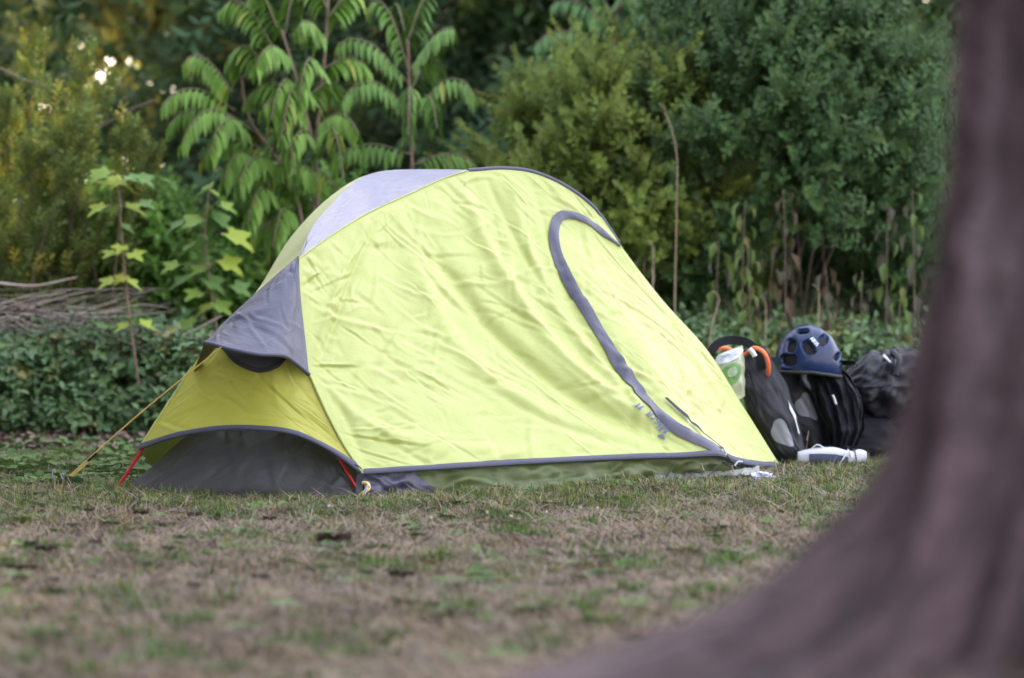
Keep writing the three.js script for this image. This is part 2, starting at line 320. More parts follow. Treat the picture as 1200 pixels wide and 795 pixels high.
function fernShrub(label, d, stems, fronds, fill, seed, green) {
  const r = rng(seed), b = stems[0][0], base = P(b[0], b[1], d); base.y = gh(base.x, base.z);
  const t = thing('fern_leaved_shrub', label, 'shrub', base, 'fern-leaved shrubs behind the tent');
  const curves = stems.map((s, i) => { const pts = s.map(([x, y], k) => P(x, y, d + (k ? 0.06 * Math.sin(i * 3 + k) : 0))); const root = pts[0].clone(); root.y = gh(root.x, root.z) - 0.02; pts.unshift(root); part('stem', taper(pts, 0.014, 0.007, 22, 6, 0.1), stemMat, t); return curve(pts); });
  for (const [ax, ay, bx, by, dz = 0, bulge = 0.18] of fronds) part('frond', frondGeo(P(ax, ay, d), P(bx, by, d + dz), r, { green, bulge }), frondMat, t);
  for (let i = 0; i < fill; i++) {
    const c = curves[Math.floor(r() * curves.length)], A = c.getPointAt(0.35 + 0.62 * r()), a = r() * 6.28, L = 0.3 + 0.22 * r();
    part('frond', frondGeo(A, A.clone().add(V(Math.cos(a) * L, 0.05 + 0.12 * r() - 0.1, Math.sin(a) * L)), r, { green, bulge: 0.25 }), frondMat, t);
  }
}
fernShrub('fern-leaved shrub with one straight stem rising behind the tent top', 12.6, [[[484, 330], [483, 195], [480, 120], [478, 45]]],
  [[478, 80, 432, 8, 0.05, 0.35], [479, 45, 500, -6, 0.1, 0.1], [482, 80, 531, 32, -0.1, 0.15], [479, 98, 396, 52, -0.15, 0.22], [480, 130, 402, 116, -0.2, 0.3], [484, 138, 556, 112, -0.1, 0.38], [483, 140, 478, 158, -0.4, 0.5], [484, 160, 512, 150, -0.35, 0.5], [484, 182, 392, 186, -0.1, 0.16], [486, 192, 555, 190, 0.1, 0.14], [478, 60, 462, 5, 0.3, 0.15], [480, 110, 520, 90, 0.4, 0.3]], 2, 91, [0.12, 0.225, 0.050]);
fernShrub('bushy fern-leaved shrub with branching pinkish stems beside the grey tent hood', 12.4, [[[352, 250], [330, 195], [290, 135], [283, 88]], [[372, 250], [370, 190], [352, 110], [330, 35]], [[368, 240], [371, 160], [380, 70], [386, -30]], [[345, 300], [325, 240], [300, 190]]],
  [[272, 108, 218, 70, 0, 0.25], [276, 130, 191, 122, -0.1, 0.25], [284, 146, 213, 168, -0.2, 0.35], [292, 162, 246, 180, -0.3, 0.4], [318, 52, 260, 10, 0.1, 0.3], [325, 32, 291, 2, 0.15, 0.35], [312, 84, 268, 72, 0.1, 0.45], [286, 92, 300, 50, 0.2, 0.2], [334, 40, 345, -6, 0.1, 0.2], [340, 70, 300, 78, -0.25, 0.3], [352, 110, 318, 140, -0.35, 0.35], [366, 120, 330, 160, -0.4, 0.4], [371, 150, 420, 158, -0.2, 0.3], [380, 80, 432, 82, 0.1, 0.25], [382, 50, 350, 30, -0.1, 0.3], [378, 95, 350, 118, -0.3, 0.5], [385, 20, 420, -5, 0.1, 0.2], [384, 10, 352, -15, 0.1, 0.25], [330, 200, 280, 215, -0.3, 0.3], [345, 225, 395, 228, -0.3, 0.3], [318, 185, 345, 205, -0.4, 0.5], [372, 190, 402, 210, -0.4, 0.5], [300, 190, 262, 212, -0.2, 0.4], [371, 175, 335, 195, -0.3, 0.4], [325, 240, 290, 262, -0.3, 0.4], [345, 260, 320, 290, -0.3, 0.4]], 14, 92, [0.15, 0.27, 0.050]);
fernShrub('tall fern-leaved shrub half hidden behind the big rounded shrub', 15.2, [[[716, 330], [716, 120], [722, 30], [728, -40]]],
  [[712, 62, 628, 52, -0.2, 0.2], [716, 70, 622, 88, -0.2, 0.18], [720, 40, 648, 5, 0, 0.2], [722, 26, 688, -12, 0.1, 0.2], [722, 30, 775, 22, -0.1, 0.2], [718, 60, 762, 66, -0.2, 0.3], [724, 10, 780, -12, 0, 0.2], [714, 84, 660, 118, -0.2, 0.25], [716, 90, 690, 125, -0.3, 0.3]], 8, 93, [0.09, 0.19, 0.06]);

// ------------------------------------------------------------------ leafy saplings with lobed leaves
function lobedLeaf() {
  const s = new THREE.Shape(), pts = [];
  const lobes = [[-132, 0.50], [-112, 0.58], [-98, 0.46], [-76, 0.66], [-58, 0.92], [-46, 0.72], [-30, 0.54], [-14, 0.80], [0, 1.05], [14, 0.80], [30, 0.54], [46, 0.72], [58, 0.92], [76, 0.66], [98, 0.46], [112, 0.58], [132, 0.50], [160, 0.22]];
  s.moveTo(0, 0);
  for (const [a, r] of [[-160, 0.16], ...lobes]) pts.push([Math.sin(a * Math.PI / 180) * r * 0.66, 0.22 + Math.cos(a * Math.PI / 180) * r * 0.72]);
  for (const p of pts) s.lineTo(...p);
  const g = new THREE.ShapeGeometry(s); const a = g.attributes.position;
  for (let i = 0; i < a.count; i++) { const x = a.getX(i), y = a.getY(i); a.setZ(i, 0.28 * Math.abs(x) - 0.18 * y * y); }
  g.deleteAttribute('uv'); g.computeVertexNormals(); return g;
}
const lobed = lobedLeaf(), lobedMats = [[0.34, 0.42, 0.06], [0.22, 0.33, 0.06], [0.14, 0.25, 0.07], [0.42, 0.42, 0.06]].map((c) => leafMat(c, { transmission: 0.45 }));
function sapling(label, d, stemPx, leaves, seed, mats, side = []) {
  const r = rng(seed), pts = stemPx.map(([x, y]) => P(x, y, d)), root = pts[0].clone(); root.y = gh(root.x, root.z) - 0.02;
  const t = thing('sapling', label, 'sapling', V(root.x, root.y + 0.02, root.z)), all = [root, ...pts], c = curve(all);
  part('stem', taper(all, 0.008, 0.003, 24, 5), stemMat, t);
  for (const s of side) part('twig', taper(s.map(([x, y]) => P(x, y, d)), 0.004, 0.002, 8, 4), stemMat, t);
  for (const [x, y, size, mi] of leaves) {
    const p = P(x, y, d + (r() - 0.5) * 0.12); let q = c.getPointAt(0), bd = 1e9; for (let i = 0; i <= 40; i++) { const e = c.getPointAt(i / 40), dd = e.distanceTo(p.clone().add(V(0, -0.02, 0))); if (dd < bd) { bd = dd; q = e; } }
    const dir = p.clone().sub(q).setY(0).normalize().multiplyScalar(1).add(V(0, -0.25 - 0.35 * r(), 0.45 * r())), s = size * d / FPX;
    const b = p.clone().addScaledVector(dir.clone().normalize(), -s * 0.5), m = part('leaf', lobed.clone().applyMatrix4(along(dir, V((r() - 0.5) * 0.5, 1, 0.35), b, s)), mats[mi % mats.length], t);
    part('stalk', tube([q, q.clone().lerp(b, 0.5).add(V(0, 0.012, 0)), b], 0.0018, 6, 3), stemMat, t);
  }
}
sapling('slender sapling with yellow-green lobed leaves in front of the brush pile', 11.5, [[164, 470], [158, 420], [150, 360], [144, 300], [141, 250], [139, 212]],
  [[116, 206, 32, 1], [136, 214, 28, 0], [158, 210, 30, 2], [172, 212, 26, 2], [124, 216, 24, 0], [150, 220, 26, 0], [112, 246, 28, 0], [134, 246, 26, 1], [160, 246, 30, 0], [172, 240, 24, 2], [128, 298, 24, 0], [140, 292, 22, 0], [160, 300, 26, 0], [124, 332, 26, 0], [140, 328, 22, 3], [158, 334, 24, 0], [142, 384, 24, 0], [158, 378, 22, 1], [174, 382, 26, 0], [150, 268, 20, 2]], 101, lobedMats);
sapling('leafy sapling with broad green lobed leaves beside the grey tent hood', 11.9, [[258, 470], [255, 400], [246, 330], [240, 280], [243, 235]],
  [[236, 226, 34, 1], [256, 232, 30, 1], [222, 262, 40, 1], [262, 262, 42, 2], [282, 282, 44, 0], [240, 290, 34, 2], [214, 296, 34, 1], [272, 312, 36, 0], [232, 318, 34, 1], [252, 334, 36, 2], [208, 332, 30, 2], [262, 362, 32, 1], [236, 366, 34, 0], [218, 382, 30, 1], [272, 390, 28, 1], [246, 404, 30, 2], [226, 346, 30, 1], [284, 340, 30, 2], [202, 268, 32, 2], [268, 244, 26, 1], [198, 314, 28, 1], [244, 260, 34, 2]], 102, lobedMats);

// ------------------------------------------------------------------ low green shrubs between the tall ones
const sprayMid = spray(111, 9, leafShape(0.5, 0.3, 0.12), 0.34, { spread: 1.05 });
function lowShrub(label, cx, d, w, h, n, base, seed, y1 = 0) {
  const r = rng(seed), p0 = V(cx, gh(cx, -d), -d), arcs = [], list = [], cs = [];
  for (let i = 0; i < 22; i++) { const c = V(cx + (r() - 0.5) * 2 * w, p0.y + y1 + (h - y1) * Math.sqrt(r()) * (0.75 + 0.25 * r()), -d + (r() - 0.5) * 0.8); cs.push(c); arcs.push(taper([V(cx + (r() - 0.5) * w, p0.y - 0.02, -d + (r() - 0.5) * 0.4), c.clone().lerp(p0, 0.4).add(V(0, 0.15, 0)), c], 0.007, 0.003, 8, 4)); }
  for (const e of clumped(r, n, cs, 0.17, 0.17, base, 0.35)) list.push(e);
  const s = shrub('low_shrub', label, p0, arcs, [['foliage', sprayMid, list]], 'low shrubs at the edge of the wood'); return s;
}
lowShrub('low bright green shrub filling the gap behind the broad-leaved sapling', -1.5, 12.9, 0.62, 1.2, 2300, [0.12, 0.21, 0.05], 121);
lowShrub('low dull green shrub between the feathery shrub and the slender sapling', -2.2, 13.3, 0.5, 1.0, 1200, [0.09, 0.15, 0.05], 122);
lowShrub('low shadowed shrub directly behind the tent ridge', -0.55, 14.6, 0.8, 1.25, 1300, [0.05, 0.1, 0.035], 123);
lowShrub('low bluish green shrub between tent top and big rounded shrub', 0.25, 15.0, 0.55, 1.7, 1300, [0.05, 0.10, 0.055], 124);
lowShrub('low dark shrub at the foot of the wood beside the trunk', 2.75, 14.2, 0.6, 1.6, 1300, [0.05, 0.095, 0.03], 125);

// ------------------------------------------------------------------ ivy bank
{
  const r = rng(131), list = [], glossy = phys([1, 1, 1], 0.45, { specularIntensity: 0.65, transmission: 0.15, thickness: 0, side: THREE.DoubleSide });
  const g = spray(132, 6, leafShape(0.62, 0.22, 0.14), 0.5, { spread: 1.1 });
  for (let i = 0; i < 17000; i++) {
    const x = -3.6 + 7.4 * r(), left = smooth(0.6, -0.6, x), front = lerp(11.75, 11.35, left) + 0.16 * n2(x * 1.7, 4), k = r();
    const d = front + 1.9 * Math.pow(k, 1.25), prof = lerp(0.40, 0.40, left) + 0.07 * n2(x * 1.3, 9) + 0.05 * n2(x * 4, d * 4), top = prof * smooth(-0.05, 0.30, d - front) + 0.03;
    const y = gh(x, -d) + top * (1 - 0.55 * Math.pow(r(), 2)), p = V(x, y, -d);
    list.push([along(V(r() - 0.5, 0.1 + r() * 0.7, r() * 0.9 - 0.1), V(r() - 0.5, 0.7, 0.8 * r()), p, 0.075 + 0.05 * r()), tint(r, r() < 0.06 ? [0.17, 0.17, 0.05] : [0.092, 0.160, 0.060], 0.45)]);
  }
  tag(many('ground_cover', g, glossy, list, scene), 'glossy dark green ground cover along the wood edge', 'ground cover');
}

// ------------------------------------------------------------------ brush pile of dead twigs
{
  const base = V(-2.45, gh(-2.45, -12.0), -12.0), t = thing('brush_pile', 'heap of dead grey-brown twigs on the ivy bank', 'brush pile', base), r = rng(141);
  const mats = [std([0.20, 0.155, 0.135], 0.95), std([0.36, 0.29, 0.26], 0.95), std([0.10, 0.075, 0.065], 0.95)];
  for (let i = 0; i < 130; i++) {
    const x0 = -90 + 230 * r(), y0 = 345 + 55 * Math.pow(r(), 0.7), L = 60 + 130 * r(), a = gauss(r) * 0.5, d = 11.5 + 0.7 * r(), x1 = x0 + L * Math.cos(a) * (r() < 0.85 ? 1 : 0.3), y1 = clamp(y0 + L * Math.sin(a), 338, 408);
    if (x1 > 215) continue;
    part('twig', taper([P(x0, y0, d), P((x0 + x1) / 2, (y0 + y1) / 2 - 6 + 16 * (r() - 0.3), d + 0.1 * (r() - 0.5)), P(x1, y1, d + 0.3 * (r() - 0.5))], 0.0022 + 0.0028 * r() * r(), 0.0012, 8, 4), mats[i % 3], t);
  }
  for (const pts of [[[60, 395], [150, 402], [215, 392], [260, 370]], [[-20, 330], [40, 335], [90, 325]], [[205, 400], [240, 396], [290, 385]]]) part('branch', taper(pts.map(([x, y]) => P(x, y, 11.8)), 0.010, 0.004, 12, 5, 0.15), mats[1], t);
}

// ------------------------------------------------------------------ dry stems and wilted plants
function dryStem(label, pts, d, r0) {
  const q = pts.map(([x, y]) => P(x, y, d)), t = thing('dry_stem', label, 'stem', q[0].clone(), 'dry stems in front of the big shrub');
  q[0].y = gh(q[0].x, q[0].z) - 0.01; t.position.y = q[0].y; part('stalk', taper(q, r0, r0 * 0.45, 20, 5, 0.1), strawMat, t);
  const e = q[q.length - 1]; part('tip', taper([e, e.clone().add(V(-0.012, 0.03, 0.01)), e.clone().add(V(-0.035, 0.045, 0.02))], r0 * 0.45, r0 * 0.2, 5, 4), strawMat, t);
}
dryStem('tall thin dry stalk curving over at its tip before the big shrub', [[792, 480], [791, 350], [793, 250], [792, 170], [780, 132]], 11.9, 0.0052);
dryStem('short broken dry stalk beside the tall thin one', [[765, 470], [765, 350], [766, 292]], 12.0, 0.008);
dryStem('stubby pale dry stalk leaning behind the bags', [[822, 480], [834, 385], [843, 352]], 11.8, 0.008);
dryStem('stubby upright dry stalk behind the helmet', [[958, 480], [959, 390], [960, 344]], 11.9, 0.007);
dryStem('thin pale dry stalk behind the orange-ringed bag', [[896, 480], [897, 400], [898, 358]], 11.9, 0.006);
const wiltMats = [leafMat([0.13, 0.19, 0.055]), leafMat([0.19, 0.19, 0.06]), leafMat([0.14, 0.10, 0.065]), leafMat([0.10, 0.095, 0.065])], wiltLeaf = leafShape(0.42, 0.3, 0.2, 0.4);
function wilted(label, px, top, d, n, mi, seed, lean = 0) {
  const r = rng(seed), pts = [[px, 480], [px + lean * 0.3, lerp(480, top, 0.5)], [px + lean * 0.7, lerp(480, top, 0.9)], [px + lean, top]].map(([x, y]) => P(x, y, d)); pts[0].y = gh(pts[0].x, pts[0].z) - 0.02;
  const t = thing('wilted_plant', label, 'wilted plant', pts[0].clone().setY(pts[0].y + 0.02), 'wilted plants under the big shrub'), c = curve(pts);
  part('stem', taper(pts, 0.004, 0.002, 14, 4), twigMat, t);
  n = Math.round(n * 1.3);
  for (let i = 0; i < n; i++) {
    const k = lerp(0.42, 1, (i + 0.5) / n), a = i * 2.4 + r(), p = c.getPointAt(k).add(V(Math.cos(a) * 0.03, 0.01, Math.sin(a) * 0.03));
    part('leaf', wiltLeaf.clone().applyMatrix4(along(V(Math.cos(a) * (0.3 + 0.5 * r()), -1, Math.sin(a) * 0.5), V(Math.cos(a) + r() - 0.5, 0.4, Math.sin(a) + r() - 0.5), p, (0.075 + 0.06 * r()) * (1.15 - 0.4 * k))), wiltMats[(mi + (r() < 0.3 ? 1 : 0)) % 4], t);
  }
}
[['drooping pale green plant with long hanging leaves', 868, 235, 12.0, 18, 0, 6], ['yellowing drooping plant with broad hanging leaves', 880, 288, 11.95, 12, 0, -4], ['withered brown plant beside the yellowing one', 922, 222, 12.1, 12, 2, -4], ['small withered plant near the tall dry stalk', 838, 280, 12.0, 9, 3, 5], ['withered brown plant with curled leaves above the helmet', 975, 312, 12.0, 12, 2, -8], ['small greyish withered plant above the black bag', 1008, 318, 12.0, 10, 3, 3], ['tall grey withered spike plant near the trunk', 1073, 222, 12.1, 11, 3, -4], ['pale withered spike plant in the shrub shade', 1038, 238, 12.2, 9, 3, 3], ['fresh green low plant by the trunk', 1050, 335, 11.8, 9, 0, 8], ['thin brown withered plant in the dark gap', 900, 300, 12.2, 8, 2, 6], ['small brown withered plant at the tent flank', 752, 300, 12.1, 8, 2, 4]].forEach((a, i) => wilted(...a.slice(0, 6), 150 + i, a[6]));

// ------------------------------------------------------------------ tent
const fabTex = dataTex(256, 256, (x, y) => { const w = 0.5 + 0.25 * Math.sin(x * 2 * Math.PI * 64) * Math.sin(y * 2 * Math.PI * 64), c = tnoise(x, y, 18, 5), v = clamp(0.45 * w + 0.3 * (0.5 + 0.5 * c) + 0.25 * (1 - Math.abs(tnoise(x, y, 9, 6)))); return [v, v, v]; });
const stainTex = dataTex(512, 512, (x, y) => { const a = tnoise(x, y, 6, 1), b = tnoise(x, y, 24, 2), s = tnoise(x, y, 70, 3) > 0.86 ? 0.10 : 0, v = 0.955 + 0.022 * a + 0.02 * b - s; return [v, v * (1 + 0.004 * b), v * 0.985]; });
function cloth(c, rough, trans, bump = 0.0012) { return phys(c, rough, { transmission: trans, thickness: 0, side: THREE.DoubleSide, bumpMap: fabTex, bumpScale: bump, map: stainTex }); }
const yellow = cloth([0.41, 0.45, 0.13], 0.5, 0.2), shadedYellow = cloth([0.40, 0.39, 0.045], 0.55, 0.2), skyLitGrey = cloth([0.235, 0.23, 0.32], 0.4, 0.12), grey = cloth([0.052, 0.050, 0.088], 0.45, 0.1), innerGrey = cloth([0.040, 0.040, 0.044], 0.55, 0.04), olive = cloth([0.085, 0.112, 0.028], 0.6, 0.25);  // roof grey painted paler for sky light, end-wall yellow deeper for shade
const piping = std([0.045, 0.045, 0.078], 0.6), black = std([0.012, 0.012, 0.014], 0.6), meshMat = std([0.045, 0.045, 0.05], 0.8);
const redPole = std([0.42, 0.012, 0.02], 0.28, { metalness: 0.35 }), cordMat = std([0.74, 0.52, 0.16], 0.7), steel = std([0.30, 0.30, 0.33], 0.45, { metalness: 0.7 }), white = std([0.5, 0.5, 0.53], 0.5);
const tentBase = V(-0.1, gh(-0.1, -8.8), -8.8);
const tent = thing('tent', 'yellow-green dome tent with grey roof panel and vent hood pitched on dry grass', 'tent', tentBase);

const pxc = (a) => curve(a.map((p) => (p.isVector3 ? p : P(...p))));
class Patch {
  constructor(bottom, top, left, right, disp = null) { Object.assign(this, { c0: bottom, c1: top, d0: left, d1: right, disp }); this.w = bottom.getLength() * 0.5 + top.getLength() * 0.5; this.h = left.getLength() * 0.5 + right.getLength() * 0.5; for (const c of [bottom, top, left, right]) c.arcLengthDivisions = 400; }
  base(u, v) {
    const { c0, c1, d0, d1 } = this, p = c0.getPointAt(clamp(u)).multiplyScalar(1 - v).addScaledVector(c1.getPointAt(clamp(u)), v).addScaledVector(d0.getPointAt(clamp(v)), 1 - u).addScaledVector(d1.getPointAt(clamp(v)), u);
    return p.addScaledVector(c0.getPointAt(0), -(1 - u) * (1 - v)).addScaledVector(c0.getPointAt(1), -u * (1 - v)).addScaledVector(c1.getPointAt(0), -(1 - u) * v).addScaledVector(c1.getPointAt(1), -u * v);
  }
  normal(u, v) { const e = 0.01, a = this.base(clamp(u - e), v), b = this.base(clamp(u + e), v), c = this.base(u, clamp(v - e)), d = this.base(u, clamp(v + e)); return b.sub(a).cross(d.sub(c)).normalize(); }
  at(u, v, lift = 0) { const p = this.base(u, v); const k = (this.disp ? this.disp(u, v) : 0) + lift; return k ? p.addScaledVector(this.normal(u, v), k) : p; }
  uvAt(px, py) {
    if (!this.grid) { this.grid = []; for (let j = 0; j <= 24; j++) for (let i = 0; i <= 24; i++) this.grid.push([i / 24, j / 24, ...toPx(this.base(i / 24, j / 24))]); }
    let b = null, bd = 1e18; for (const g of this.grid) { const d = (g[2] - px) ** 2 + (g[3] - py) ** 2; if (d < bd) { bd = d; b = g; } }
    let [u, v] = b;
    for (let k = 0; k < 14; k++) {
      const e = 0.004, f = toPx(this.base(u, v)), fu = toPx(this.base(u + e, v)), fv = toPx(this.base(u, v + e)), a = (fu[0] - f[0]) / e, c = (fu[1] - f[1]) / e, b2 = (fv[0] - f[0]) / e, d = (fv[1] - f[1]) / e, det = a * d - b2 * c, rx = px - f[0], ry = py - f[1];
      if (Math.abs(det) < 1e-6) break; u = clamp(u + clamp((d * rx - b2 * ry) / det, -0.1, 0.1), 0, 1); v = clamp(v + clamp((a * ry - c * rx) / det, -0.1, 0.1), 0, 1);
    }
    return [u, v];
  }
  geo(nu, nv) { return gridGeo((u, v) => this.at(u, v), nu, nv, this.w / 0.35, this.h / 0.35); }
  /** a band of cloth lying on the patch: two edges given in pixels of the photograph */
  band(a, b, lift, n = 60, m = 3, uvs = [1, 1]) {
    const line = (q) => new THREE.CatmullRomCurve3(q.map(([x, y]) => V(x, y, 0)), false, 'centripetal'), A = line(a), B = line(b);
    return gridGeo((u, v) => { const p = A.getPointAt(u).lerp(B.getPointAt(u), v), [s, t] = this.uvAt(p.x, p.y); return this.at(s, t, lift + 0.003 * Math.sin(Math.PI * v)); }, n, m, ...uvs);
  }
}
const edgeMask = (u, v, e = 0.05) => smooth(0, e, u) * smooth(0, e, 1 - u) * smooth(0, e, v) * smooth(0, e, 1 - v);
/** sharp little creases of a slack cloth: straight segments of random place, length and turn, in metres, looked up through a coarse grid */
function creases(seed, W, H, n, angles = [-0.8, 0.1, 1.0], len = 0.16, amp = 0.0026) {
  const r = rng(seed), cell = 0.05, nx = Math.ceil(W / cell) + 2, ny = Math.ceil(H / cell) + 2, bins = Array.from({ length: nx * ny }, () => []);
  for (let i = 0; i < n; i++) {
    const x = r() * W, y = r() * H, a = angles[Math.floor(r() * angles.length)] + gauss(r) * 0.45, L = len * (0.3 + 1.2 * r() * r()), w = 0.005 + 0.010 * r(), s = { x, y, c: Math.cos(a), s: Math.sin(a), L, w, b: (r() - 0.5) * 2.2, a: amp * (0.3 + 0.9 * r() * r()) * (r() < 0.5 ? -1 : 1) * Math.sqrt(L / len) };
    const R = L + 3 * w; for (let by = Math.max(0, Math.floor((y - R) / cell)); by <= Math.min(ny - 1, Math.floor((y + R) / cell)); by++) for (let bx = Math.max(0, Math.floor((x - R) / cell)); bx <= Math.min(nx - 1, Math.floor((x + R) / cell)); bx++) bins[by * nx + bx].push(s);
  }
  return (x, y) => {
    const b = bins[Math.min(ny - 1, Math.max(0, Math.floor(y / cell))) * nx + Math.min(nx - 1, Math.max(0, Math.floor(x / cell)))]; let z = 0;
    for (const s of b) { const dx = x - s.x, dy = y - s.y, p = (dx * s.c + dy * s.s) / s.L; if (p * p > 1) continue; const q = (-dx * s.s + dy * s.c - s.b * s.L * 0.15 * p * p) / s.w; if (q * q > 9) continue; z += s.a * (1 - p * p) * (Math.exp(-q * q) - 0.55 * Math.exp(-(q - 1.3) * (q - 1.3))); }
    return z + 0.0045 * n2(x * 4 + seed, y * 4) + 0.0016 * n2(x * 11 + seed, y * 11);
  };
}
const fields = {};
function crinkle(x, y, k = 0) { return (fields[k] ??= k === 0 ? creases(400, 2.2, 1.6, 900, [-0.85, -0.7, 0.05, 0.9], 0.15, 0.0074) : creases(400 + k, 1.2, 0.8, 260, [-0.7, 0.1, 0.9], 0.13, 0.0046))(x, y); }
const leftPole = [[425, 555, 7.9], [405, 525, 7.92], [385, 488, 7.94], [363, 440, 7.98], [355, 390, 8.02], [350, 345, 8.06], [350, 303, 8.1]];
const topEdge = [[350, 303, 8.1], [385, 278, 8.25], [430, 250, 8.45], [480, 227, 8.65], [520, 209, 8.8], [548, 200, 8.9], [590, 197.5, 9.0], [625, 202, 9.07], [660, 217, 9.12], [695, 243, 9.17], [725, 285, 9.2]];
const rightEdge = [[915, 547, 9.25], [872, 478, 9.27], [830, 412, 9.27], [775, 350, 9.24], [725, 285, 9.2]];
const hem = [[425, 555, 7.9], [520, 549, 8.05], [620, 543, 8.25], [720, 538, 8.45], [800, 535.5, 8.6], [843, 534, 8.68], [862, 541, 8.82], [885, 545.5, 9.0], [915, 547, 9.25]];
const side = new Patch(pxc(hem), pxc(topEdge), pxc(leftPole), pxc(rightEdge));
const folds = [
  [[[548, 232], [600, 330], [690, 440], [838, 530]], 0.021, 0.035], [[[520, 300], [590, 385], [690, 468], [800, 522]], -0.028, 0.032], [[[600, 225], [650, 345], [740, 460], [838, 528]], 0.012, 0.026],
  [[[470, 255], [540, 400], [650, 490], [760, 528]], 0.012, 0.05], [[[440, 262], [408, 340], [372, 430]], -0.008, 0.014], [[[428, 262], [392, 345], [366, 425]], 0.007, 0.016], [[[628, 225], [700, 400], [780, 480]], -0.009, 0.02],
  [[[400, 500], [520, 520], [640, 535]], 0.006, 0.03], [[[372, 450], [440, 500], [540, 540]], 0.006, 0.025], [[[365, 440], [400, 480], [430, 545]], -0.006, 0.016], [[[575, 215], [640, 330], [700, 410]], -0.008, 0.016], [[[690, 300], [760, 400], [850, 500]], 0.005, 0.05], [[[800, 395], [850, 470], [900, 540]], 0.007, 0.03], [[[560, 440], [640, 490], [760, 530]], -0.010, 0.02],
].map(([pts, amp, w]) => { const l = new THREE.CatmullRomCurve3(pts.map(([x, y]) => { const [u, v] = side.uvAt(x, y); return V(u * side.w, v * side.h, 0); })).getSpacedPoints(160); return [l, amp, w]; });
side.disp = (u, v) => {
  const x = u * side.w, y = v * side.h; let s = crinkle(x, y);
  for (const [l, amp, w] of folds) {
    let b = 1e9, k = 0; for (let i = 0; i < l.length; i++) { const d = (l[i].x - x) ** 2 + (l[i].y - y) ** 2; if (d < b) { b = d; k = i; } }
    if (b < 9 * w * w) s += 1.35 * amp * Math.exp(-b / (w * w)) * Math.sin(Math.PI * clamp(0.12 + 0.82 * k / 160));
  }
  return s * edgeMask(u, v, 0.035) - 0.05 * Math.sin(Math.PI * u) * Math.sin(Math.PI * v) * 0.6;
};
part('side_panel', side.geo(300, 230), yellow, tent);
// door: storm flap over the zip, zip, print
{
  const outer = [[728, 291], [715, 276], [695, 259], [672, 247], [655, 246], [646, 258], [647, 285], [660, 320], [684, 362], [718, 420], [750, 470], [785, 508], [806, 520], [838, 533]];
  const inner = [[724, 288], [706, 276], [690, 265], [672, 257], [663, 258], [659, 268], [661, 287], [673, 316], [697, 356], [731, 412], [764, 460], [796, 498], [816, 508], [848, 525]];
  part('zip_flap', side.band(outer.map(([x, y], i) => [lerp(x, inner[i][0], 0.1), lerp(y, inner[i][1], 0.1)]), inner.map(([x, y], i) => [lerp(x, outer[i][0], 0.12), lerp(y, outer[i][1], 0.12)]), 0.007, 120, 4, [4, 0.2]), grey, tent);
  part('zip', side.band([[779, 466], [800, 488], [822, 508], [846, 530]], [[783, 466], [807, 490], [828, 510], [850, 530]], 0.012, 24, 2), black, tent);
  const cv = document.createElement('canvas'); cv.width = 512; cv.height = 160; const g = cv.getContext('2d');
  g.clearRect(0, 0, 512, 160); g.fillStyle = '#5b628f'; g.font = 'italic bold 96px sans-serif'; g.fillText('Micra  II', 30, 120); g.font = 'bold 30px sans-serif'; g.fillRect(30, 14, 66, 12); g.fillRect(46, 30, 40, 8);
  const tx = new THREE.CanvasTexture(cv); tx.colorSpace = THREE.SRGBColorSpace;
  const pm = new THREE.MeshStandardMaterial({ map: tx, transparent: true, roughness: 0.6, side: THREE.DoubleSide });
  part('lettering', side.band([[793, 504], [766, 485], [738, 464]], [[783, 516], [756, 495], [731, 474]], 0.004, 24, 4), pm, tent);
}
// grey roof panel and the sliver of the far side
const roofFar = [[351, 299, 8.15], [362, 272, 8.35], [385, 243, 8.62], [420, 210, 8.95], [452, 200, 9.12], [500, 198.5, 9.14], [548, 199, 9.05]];
const roofNear = [[350, 303, 8.1], [385, 278, 8.25], [430, 250, 8.45], [480, 227, 8.65], [520, 209, 8.8], [548, 200, 8.9]];
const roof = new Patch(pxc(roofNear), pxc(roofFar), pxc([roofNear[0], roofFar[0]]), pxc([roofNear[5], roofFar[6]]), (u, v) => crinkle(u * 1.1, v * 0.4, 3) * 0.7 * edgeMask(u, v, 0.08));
part('roof_panel', roof.geo(90, 30), skyLitGrey, tent);
const silh = [[244, 401, 8.25], [270, 372, 8.45], [300, 342, 8.65], [343, 275, 8.98], [390, 228, 9.2], [428, 206, 9.32], [470, 200.5, 9.4], [520, 199.5, 9.4], [550, 199.5, 9.3]];
const farTop = [[262, 384, 8.12], [300, 347, 8.14], [351, 299, 8.15], [362, 272, 8.35], [385, 243, 8.62], [420, 210, 8.95], [452, 200, 9.12], [500, 198.5, 9.14], [548, 199, 9.05]];
const far = new Patch(pxc(farTop), pxc(silh), pxc([farTop[0], silh[0]]), pxc([farTop[8], silh[8]]));
part('far_panel', far.geo(80, 10), yellow, tent);
